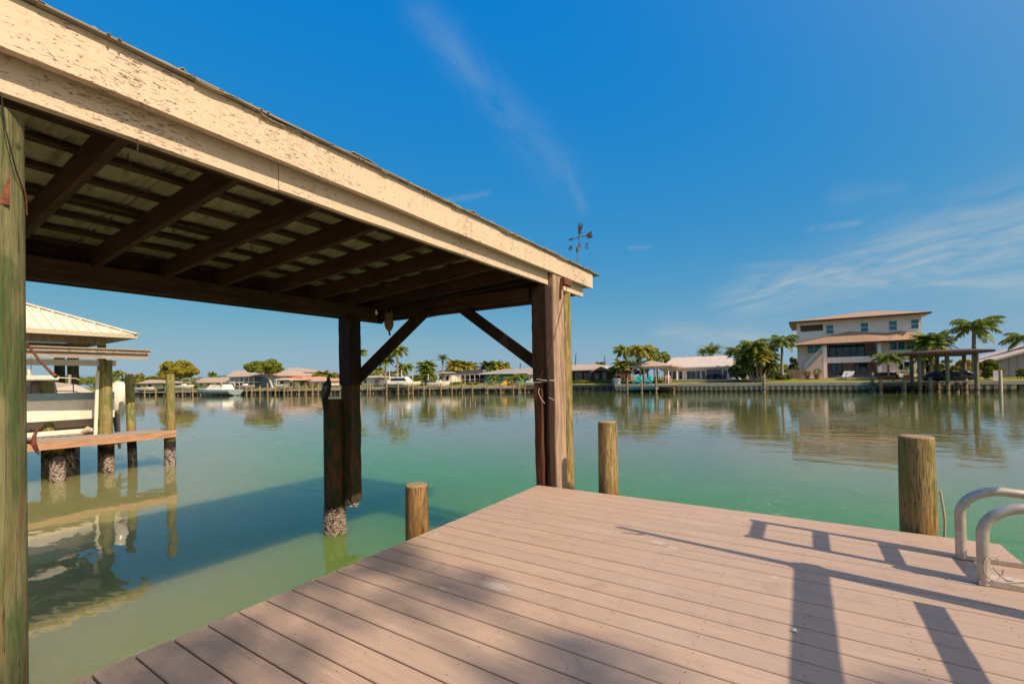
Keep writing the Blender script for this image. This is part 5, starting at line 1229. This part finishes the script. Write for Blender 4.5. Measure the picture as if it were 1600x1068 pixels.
far_boat('motor_boat', 'white boat with blue canvas stored on the dock behind the left piling', 274, 300, 602, 608, -1.8, 'boat_white', console=True)
far_boat('motor_boat', 'grey boat lifted beside the blue grey house dock', 370, 396, 602, 607, -1.4, 'boat_grey')
far_boat('motor_boat', 'white boat on lift under the small hipped boathouse', 436, 452, 600, 605.5, -1.8, 'boat_white', console=False)
far_boat('motor_boat', 'white boat half hidden behind the shelter\'s corner post', 822, 846, 594, 602, -2.2, 'boat_white', motor=(.9,'black_plastic'))
def jetski(px, back, z, label, s=1.):
    P, d = column_pt(px, back); P.z = z; o = thing('jet_ski', P, label, 'jet ski', .15)
    b = MB(); se_ = hull(2.9*s, 1.1*s, .5*s); hull_mesh(se_).build('hull', 'black_plastic', o, local=True)
    b = MB(); b.tube([(-1.2*s,0,.5*s),(-.5*s,0,.72*s),(.1*s,0,.75*s),(.35*s,0,.98*s),(.6*s,0,.82*s),(1.3*s,0,.55*s)],[.2*s,.24*s,.2*s,.17*s,.26*s,.08*s],10); b.build('seat_cowl', 'navy_plastic', o, local=True)
    b = MB(); b.cyl((.25*s,-.38*s,1.05*s),(.25*s,.38*s,1.05*s),.025*s,.025*s,8); b.build('handlebar', 'black_iron', o, local=True)
jetski(1471, -2.6, .28, 'covered dark jet ski at the left under the brown boathouse roof', .95)
jetski(1499, -2.6, .28, 'dark jet ski at the right under the brown boathouse roof', .92)
P, d = column_pt(1486, -2.6); A, B = column_pt(1459,-2.6)[0], column_pt(1512,-2.6)[0]
tag(MB().box(A.x,B.x,A.y-.9,A.y+.9,.12,.24).build('lift_platform', 'grey_plank', origin=A), 'pale flat lift platform carrying the two jet skis', 'platform')

# ================================================================== garden furniture and fences
def chair(px, back, z, label, mat, ang=0, s=1., group=None, name='garden_chair'):
    P, d = column_pt(px, back); P.z = z; o = thing(name, P, label, 'chair', ang, group)
    b = MB(); b.bar((0,-.3*s,.36*s),(0,.28*s,.28*s),.56*s,.05*s); b.build('seat', mat, o, local=True)
    b = MB(); n = 7; vs = [(.34*s*cos(pi*k/12*1.0-.0)*1, .25*s+.22*s*(.5+.5*sin(pi*k/12)), .42*s+.62*s*sin(pi*k/12)) for k in range(13)]
    b.plate([( -.3*s,.22*s,.26*s),(.3*s,.22*s,.26*s)]+vs, (0,.05*s,0)); b.build('backrest', mat, o, local=True)
    for sx in (-1,1):
        b = MB(); b.box(sx*.31*s-.05*s,sx*.31*s+.05*s,-.34*s,.3*s,.5*s,.54*s); b.build('armrest', mat, o, local=True)
        for y in (-.28,.25): MB().box(sx*.3*s-.03*s,sx*.3*s+.03*s,y*s-.03,y*s+.03,0,.5*s).build('leg', mat, o, local=True)
    return o
chair(997.5, -.9, .17, 'turquoise round backed chair on the dock, left of the two', 'turquoise_plastic', .0, 1.15)
chair(1013.5, -.9, .17, 'turquoise round backed chair on the dock, right of the two', 'turquoise_plastic', .0, 1.15)
chair(787, -2.4, .01, 'yellow chair on the dock below the teal house', 'yellow_plastic', AL, 1.0)
chair(1044, 3, .4, 'pink cushioned patio chair right of the gazebo', 'pink_fabric', .4, 1.2)
def lounger(px, back, label):
    P, d = column_pt(px, back); o = thing('sun_lounger', P, label, 'lounger', -.5); b = MB(); b.bar((0,-1.0,.32),(0,.2,.32),.62,.06); b.build('seat', 'white_trim', o, local=True)
    b = MB(); b.bar((0,.2,.32),(0,.75,.95),.62,.06); b.build('backrest', 'white_trim', o, local=True)
    for sx in (-.28,.28):
        for y in (-.9,.1): MB().box(sx-.03,sx+.03,y-.03,y+.03,0,.3).build('leg', 'white_trim', o, local=True)
lounger(1319, 6.0, 'white sun lounger with raised back on the villa lawn, left of the pair')
lounger(1326, 5.6, 'white sun lounger with raised back on the villa lawn, right of the pair')
def sofa(px, back, label, w_=1.6, mat='dark_canvas', name='patio_sofa', cat='sofa', z=None):
    P, d = column_pt(px, back); o = thing(name, P, label, cat)
    b = MB(); b.box(-w_/2,w_/2,-.4,.4,.12,.42); b.build('seat', mat, o, local=True); MB().box(-w_/2,w_/2,.28,.42,.43,.85).build('backrest', mat, o, local=True)
    for sx in (-1,1): MB().box(sx*w_/2-.08,sx*w_/2+.08,-.42,.44,.1,.62).build('armrest', mat, o, local=True)
sofa(1352, 9.2, 'dark cushioned patio sofa under the villa balcony', 2.4)
sofa(1388, 4.2, 'dark slatted bench below the young palm on the villa lawn', 1.6, 'brown_trim', 'bench', 'bench')
sofa(1112, 8.0, 'dark patio sofa in the alcove of the pale house', 1.3)
sofa(1122, 8.0, 'second dark patio seat at the right of the pale house alcove', 1.1)
sofa(1302, 8.6, 'dark armchair beside the left column under the villa balcony', .9)
def table(px, back, label, mat='dark_canvas', s=1.):
    P, d = column_pt(px, back); o = thing('patio_table', P, label, 'table'); MB().box(-.7*s,.7*s,-.4*s,.4*s,.68*s,.73*s).build('tabletop', mat, o, local=True)
    for sx in (-.6,.6):
        for y in (-.33,.33): MB().box(sx*s-.03,sx*s+.03,y*s-.03,y*s+.03,0,.68*s).build('leg', mat, o, local=True)
table(1410, 2.5, 'dark patio table on the villa lawn behind the dock', s=1.3); table(1036, 3.2, 'small dark table beside the pink patio chair'); table(1436, 2.5, 'dark table beside the left boathouse posts', s=1.2)
def pot(px, back, label, s=1., leafm='bush_leaf'):
    P, d = column_pt(px, back); o = thing('potted_plant', P, label, 'potted plant'); b = MB(); b.tube([(0,0,0),(0,0,.1*s),(0,0,.5*s),(0,0,.55*s)],[.2*s,.24*s,.34*s,.36*s],12); b.build('pot', 'clay_pot', o, local=True)
    b = MB(); rg = random.Random(px); leafcloud(b, [(V((0,0,.9*s)),(.5*s,.5*s,.45*s))], 160, .1, rg); b.build('foliage', leafm, o, local=True)
pot(1277, 6.5, 'clay pot with small plant at the foot of the villa stair'); pot(1419, 2.0, 'square potted lime plant on the villa dock edge', 1.2, 'lime_leaf'); pot(1262, 6.5, 'low clay pot near the stone garden wall', .8)
def fence(label, px0, px1, ptop, back, mat, ang=0, pitch=.16, zb=None):
    A, d = column_pt(px0, back); B, d2 = column_pt(px1, back); top = pt((px0+px1)/2, ptop, (d+d2)/2).z; o = thing('fence', A, label, 'fence'); z0 = A.z-.1 if zb is None else zb
    n = max(3, int((B-A).length/pitch)); b = MB()
    for i in range(n): p = A.lerp(B, (i+.5)/n); b.box(p.x-pitch*.42,p.x+pitch*.42,p.y-.015,p.y+.015,z0,top)
    b.build('boards', mat, o); b = MB(); b.bar((A.x,A.y+.04,top-.2),(B.x,B.y+.04,top-.2),.04,.08); b.build('rail', mat, o)
fence('white picket fence at the left end of the ribbed seawall', 957, 969, 590.5, .3, 'white_trim'); fence('white board fence at the right end of the seawall', 1552, 1565, 578.5, .4, 'white_trim', pitch=.2, zb=.15)
fence('brown wooden fence left of the tall royal palm', 588, 604, 590.5, 3.5, 'fence_wood'); fence('brown board fence on the left shore behind the far dock', 500, 530, 601, 2, 'fence_wood')

# ================================================================== trees
palm(1522, 508, 33, 7, 'coco', 'tall palm with long drooping fronds rising behind the brown boathouse', r=.2, seed=21)
palm(1603, 527, 24, 12, 'coco', 'palm cut by the right edge above the boarded house', r=.17)
palm(1455, 536, 20, 6, 'dense', 'bushy palm at the left end of the brown boathouse roof', r=.18)
palm(1444, 556, 15, 4.5, 'queen', 'short drooping palm against the villa\'s right corner', r=.14)
palm(1388, 557, 18, 4.5, 'coco', 'young coconut palm on the lawn before the villa', r=.11, seed=9)
palm(1222, 531, 19, 6, 'coco', 'straight grey trunked palm standing left of the villa', r=.17, seed=5)
palm(1152, 548, 15, 7, 'queen', 'slender palm at the right end of the pale tiled roof', r=.12)
palm(1112, 552, 16, 22, 'stiff', 'spiky palm rising behind the pale tiled roof', r=.3)
palm(1098, 552, 9, 26, 'stiff', 'smaller spiky palm left of the one behind the pale roof', r=.2)
palm(978, 547, 17, 4.5, 'queen', 'left palm of the group over the gazebo', r=.13)
palm(1002, 546, 18, 2.0, 'queen', 'pale trunked palm in front of the gazebo roof', r=.13, base_px=1000, leafm='palm_leaf_gold')
palm(1012, 549, 17, 6, 'coco', 'middle palm right above the gazebo roof', r=.13)
palm(1027, 556, 14, 9, 'queen', 'right palm of the group over the gazebo', r=.13)
palm(960, 575, 9, 3.5, 'coco', 'small silvery palm by the white picket fence', r=.09, leafm='palm_leaf')
palm(973, 572, 12, 2.5, 'dense', 'short golden palm between white fence and gazebo', r=.16, leafm='palm_leaf_gold')
palm(938, 571, 7, 45, 'dense', 'distant palm crown above the brown house roof', r=.2)
palm(929, 573, 6, 48, 'coco', 'distant palm left of the other above the brown house roof', r=.15)
palm(621, 546, 15, 3, 'coco', 'tall royal palm seen right of the shelter brace', r=.2, seed=3)
palm(602, 561, 14, 2.5, 'coco', 'royal palm touching the shelter brace', r=.17, seed=4)
palm(632, 574, 12, 6, 'queen', 'lower drooping palm behind the cabin cruiser', r=.15)
palm(563, 550, 10, 3, 'coco', 'palm peeking out right behind the inner shelter post', r=.16)
palm(666, 574, 12, 5, 'dense', 'broad round palm between the cruiser and the centre console boat', r=.25, seed=66)
palm(668, 585, 9, 4, 'dense', 'low palm skirt below the broad round palm', r=.2)
palm(692, 562, 9, 12, 'stiff', 'spiky palm right of the broad round palm', r=.2)
palm(712, 572, 12, 15, 'dense', 'golden bushy palm above the pool enclosure, left one', leafm='palm_leaf_gold', r=.25)
palm(725, 574, 11, 17, 'dense', 'golden bushy palm above the pool enclosure, middle one', leafm='palm_leaf_gold', r=.25)
palm(740, 568, 5, 30, 'coco', 'tiny distant palm above the pool enclosure', r=.15)
palm(761, 573, 10, 20, 'dense', 'dark bushy palm left of the teal house roof peak', r=.25, leafm='palm_leaf_dark')
palm(775, 571, 9, 22, 'dense', 'golden palm behind the teal house roof', r=.25, leafm='palm_leaf_gold')
palm(788, 573, 8, 24, 'dense', 'golden palm at the right of the teal house roof peak', r=.25, leafm='palm_leaf_gold')
palm(770, 590, 9, 4, 'coco', 'small green palm before the teal wall, left one', r=.08)
palm(812, 588, 9, 3, 'queen', 'small palm at the right end of the teal house', r=.09)
palm(794, 594, 6, 2, 'dense', 'low golden palm before the teal house window', r=.1, leafm='palm_leaf_gold')
palm(584, 584, 7, 14, 'queen', 'small distant palm above the low white house', r=.14)
palm(592, 580, 7, 20, 'dense', 'distant bushy palm left of the royal palms', r=.14, leafm='palm_leaf_gold')
palm(486, 579, 6, 30, 'coco', 'small palm right of the two storey cream house', r=.14)
palm(505, 586, 9, 16, 'dense', 'bushy palm above the salmon tiled roof', r=.2)
palm(496, 590, 7, 14, 'dense', 'low golden palm above the red roof\'s right end', r=.2, leafm='palm_leaf_gold')
palm(517, 588, 7, 14, 'queen', 'drooping palm just left of the inner shelter post', r=.14)
palm(183, 583, 9, 3, 'queen', 'palm with hanging dry fronds beyond the white outboard', r=.18)
palm(283, 587, 5, 30, 'dense', 'tiny palm above the long tan roof', r=.16) if False else palm(332, 586, 5, 30, 'dense', 'tiny palm above the long tan roof', r=.16)
palm(442, 597, 5, 2, 'coco', 'very small palm before the red roofed house', r=.07) if False else palm(478, 595, 7, 3, 'coco', 'small reddish palm before the red roofed house', r=.07, leafm='dead_frond')
palm(1570, 556, 9, 10, 'coco', 'small palm behind the lime bush', r=.12) if False else None
# dense clump of many stemmed palms
P, d = column_pt(1183, 3.5); cl = thing('palm_clump', P, 'dense clump of many stemmed palms with splayed pale trunks left of the villa', 'palm clump')
for i, (px, py, R_, bpx, kd) in enumerate([(1180,538,18,1184,'queen'),(1166,548,15,1180,'queen'),(1196,545,15,1188,'queen'),(1174,560,14,1178,'dense'),(1190,560,14,1188,'dense'),(1202,558,13,1192,'queen'),(1160,566,11,1176,'queen'),(1184,552,14,1185,'coco'),(1206,572,9,1194,'dense'),(1170,575,10,1177,'dense')]):
    Q, dq = column_pt(bpx, 3.2+(i % 3)*.4); T, dt = column_pt(px, 2.8+(i % 4)*.9); top = pt(px, py, dt)
    trunk_mesh(Q-V((0,0,.1)), top, .085, i).build('trunk', 'pale_timber', cl); crown_mesh(top, 1.25*R_*dt/F, kd, 100+i).build('crown', ['palm_leaf','palm_leaf_gold','palm_leaf_dark'][i % 3], cl)
tree(277, 579, 36, 16, 6, 'wide golden leaved tree behind the neighbour\'s end piling', 'golden_leaf', 12, 17000, barkm='pale_bark', nb=60, lo=-.8, size=.2)
tree(413, 575, 36, 14, 4.5, 'spreading olive green tree leaning left over the blue grey house', 'olive_leaf', 14, 15000, base_px=426, barkm='pale_bark', nb=50, lo=-.5, size=.19)
bush(1546, 575, 19, 15, 2.5, 'large round lime bush right of the brown boathouse', 'lime_leaf', 3, 3500, .13)
bush(1490, 572, 26, 12, 3.5, 'golden shrubbery behind the jet skis', 'golden_leaf', 4, 3000, .12)
bush(1034, 561, 16, 9, 13, 'round yellow green tree top between gazebo and pale house', 'lime_leaf', 5, 2500, .14)
bush(1222, 588.5, 18, 4.5, 6.5, 'trimmed green hedge right of the palm clump', 'bush_leaf', 6, 1500)
bush(1598, 582, 9, 6, 4, 'small shrub against the boarded wall', 'bush_leaf', 7, 700)
bush(1157, 586, 10, 6, 4, 'dark shrub at the left foot of the palm clump', 'palm_leaf_dark', 8, 900)
bush(1205, 583, 10, 9, 4.5, 'dark shrub at the right foot of the palm clump', 'palm_leaf_dark', 9, 900)
bush(1146, 578, 10, 10, 5, 'green shrub before the right end of the pale house', 'bush_leaf', 10, 1000)
bush(905, 596, 22, 2.2, 4.5, 'low hedge before the dark brown house, left stretch', 'bush_leaf', 11, 1500)
bush(943, 596, 16, 2.2, 4.5, 'low hedge before the dark brown house, right stretch', 'bush_leaf', 12, 1200)
bush(712, 598, 12, 2, 5, 'low round hedge before the pool enclosure, left one', 'lime_leaf', 13, 700)
bush(738, 598, 14, 2, 5, 'low round hedge before the pool enclosure, right one', 'bush_leaf', 14, 900)
bush(800, 594, 8, 5, 3, 'brown green shrub below the teal house eave', 'bush_leaf', 15, 700)
bush(218, 590, 16, 8, 5, 'golden green shrubs right of the leaning piling', 'golden_leaf', 16, 2000, .16)
bush(195, 596, 8, 6, 5, 'green shrub behind the leaning piling', 'bush_leaf', 17, 900, .16)
bush(302, 604, 8, 3, 3, 'low green bush before the long tan house', 'bush_leaf', 18, 500, .14)
bush(490, 603, 10, 3, 3, 'low yellow green bush before the red roofed house', 'lime_leaf', 19, 700, .14)
bush(507, 600, 6, 4, 3, 'dark round shrub before the salmon roofed house', 'palm_leaf_dark', 20, 600, .14)
bush(572, 585, 14, 6, 25, 'golden tree tops behind the low white house', 'golden_leaf', 21, 1500, .18)
bush(650, 590, 10, 5, 20, 'golden tree tops behind the cabin cruiser', 'olive_leaf', 22, 1200, .18)
bush(530, 588, 26, 7, 22, 'wide golden green trees behind the inner shelter post', 'golden_leaf', 31, 2600, .2)
bush(614, 586, 26, 7, 22, 'olive green trees behind the royal palms', 'olive_leaf', 32, 2600, .2)
bush(724, 577, 34, 9, 26, 'golden green trees behind the pool enclosure', 'golden_leaf', 33, 4500, .2)
bush(782, 577, 26, 7, 28, 'olive trees rising behind the teal house roof', 'olive_leaf', 34, 3000, .2)
bush(668, 582, 17, 13, 7, 'dense round foliage under the broad round palm', 'olive_leaf', 35, 3000, .17)
bush(1182, 566, 34, 24, 6.5, 'dense mixed green foliage filling the palm clump', 'lime_leaf', 36, 5000, .15, ry=1.6)
bush(1000, 572, 26, 13, 8.5, 'dense green foliage behind the gazebo posts', 'olive_leaf', 37, 3000, .15)
bush(962, 584, 12, 9, 4, 'dark green foliage behind the white picket fence', 'bush_leaf', 38, 1500, .13)
bush(1448, 570, 16, 14, 7, 'leafy green foliage behind the left posts of the brown boathouse', 'bush_leaf', 39, 2000, .14)
bush(1240, 572, 9, 14, 9, 'dark trees between the straight palm and the villa', 'palm_leaf_dark', 40, 1500, .15)
bush(240, 592, 30, 5, 16, 'low yellow green trees behind the left distant boathouse', 'lime_leaf', 41, 2200, .2)
bush(494, 592, 14, 6, 18, 'yellow green trees behind the red roof\'s right end', 'lime_leaf', 42, 1500, .2)
# far wood behind everything
b = MB(); rg = random.Random(77); bl = []
for px in list(range(60, 870, 6)):
    P, d = column_pt(px, 70 if px > 240 else 50); h = rg.uniform(586, 592) if 470 < px < 700 else rg.uniform(590, 597); c = pt(px, h+3, d); s = d/F
    bl.append((c, (7*s, 3, rg.uniform(4,8)*s)))
for px in range(1040, 1700, 7):
    P, d = column_pt(px, 90); c = pt(px, rg.uniform(575,582), d); s = d/F; bl.append((c, (8*s, 3, rg.uniform(5,9)*s)))
leafcloud(b, bl, 26000, .40, rg); tag(b.build('distant_trees', 'olive_leaf'), 'low band of distant trees behind the houses across the canal', 'trees', kind='stuff')
# lawn pieces and paving
b = MB(); A, B = column_pt(1040, 6.5)[0], column_pt(1160, 6.5)[0]; b.box(A.x,B.x,shore_y(0)+5,shore_y(0)+9,.50,.63); A, B = column_pt(1250, 8)[0], column_pt(1440, 8)[0]; b.box(A.x,B.x,shore_y(0)+7.2,shore_y(0)+11,.5,.64); tag(b.build('patio', 'patio'), kind='structure')
# tree behind the dock on the right, outside the frame, that dapples the boards
rg = random.Random(31); tc = V((.55,-3.15,0))+sdir*19
st_ = thing('shade_tree', (tc.x+.6,tc.y-1.2,-.4), 'leafy shade tree beside the dock outside the right of the view', 'tree'); b = MB()
fk = V((tc.x+.3,tc.y-.6,5)); b.tube([(tc.x+.6,tc.y-1.2,-1.2),(tc.x+.5,tc.y-1,2),fk],[.2,.16,.13],10)
bl = [(tc+V((0,-.15,.1)),(.6,.45,.28)),(tc+V((.1,.45,.25)),(.5,.42,.22)),(tc+V((.2,-.9,-.1)),(.7,.5,.33)),(tc+V((-.2,-1.6,.2)),(.7,.5,.3)),(tc+V((.3,.85,.75)),(.3,.3,.14))]
off = G(900,1062,0)-V((.55,-3.15,0)); bl += [(tc+off+V((0,-.1,0)),(.35,.4,.12)), (tc+G(1430,1062,0)-V((.55,-3.15,0))+V((0,-.28,0)),(.25,.3,.08))]
bl += [(tc+G(230,1055,0)-V((.55,-3.15,0))+V((0,-.3,0)),(.45,.35,.2))]
bl0 = bl; bl = []
for q, r in bl0:
    for _ in range(6): bl.append((q+V((rg.uniform(-.8,.8)*r[0], rg.uniform(-.8,.8)*r[1], rg.uniform(-.8,.8)*r[2])), (rg.uniform(.14,.24),)*3))
for q, r in bl0: b.tube([fk, fk.lerp(q,.6)+V((0,0,.2)), q],[.07,.04,.02],6)
b.build('trunk', 'bark', st_); b = MB(); leafcloud(b, bl, 1900, .06, rg, 1); b.build('crown', 'bush_leaf', st_)
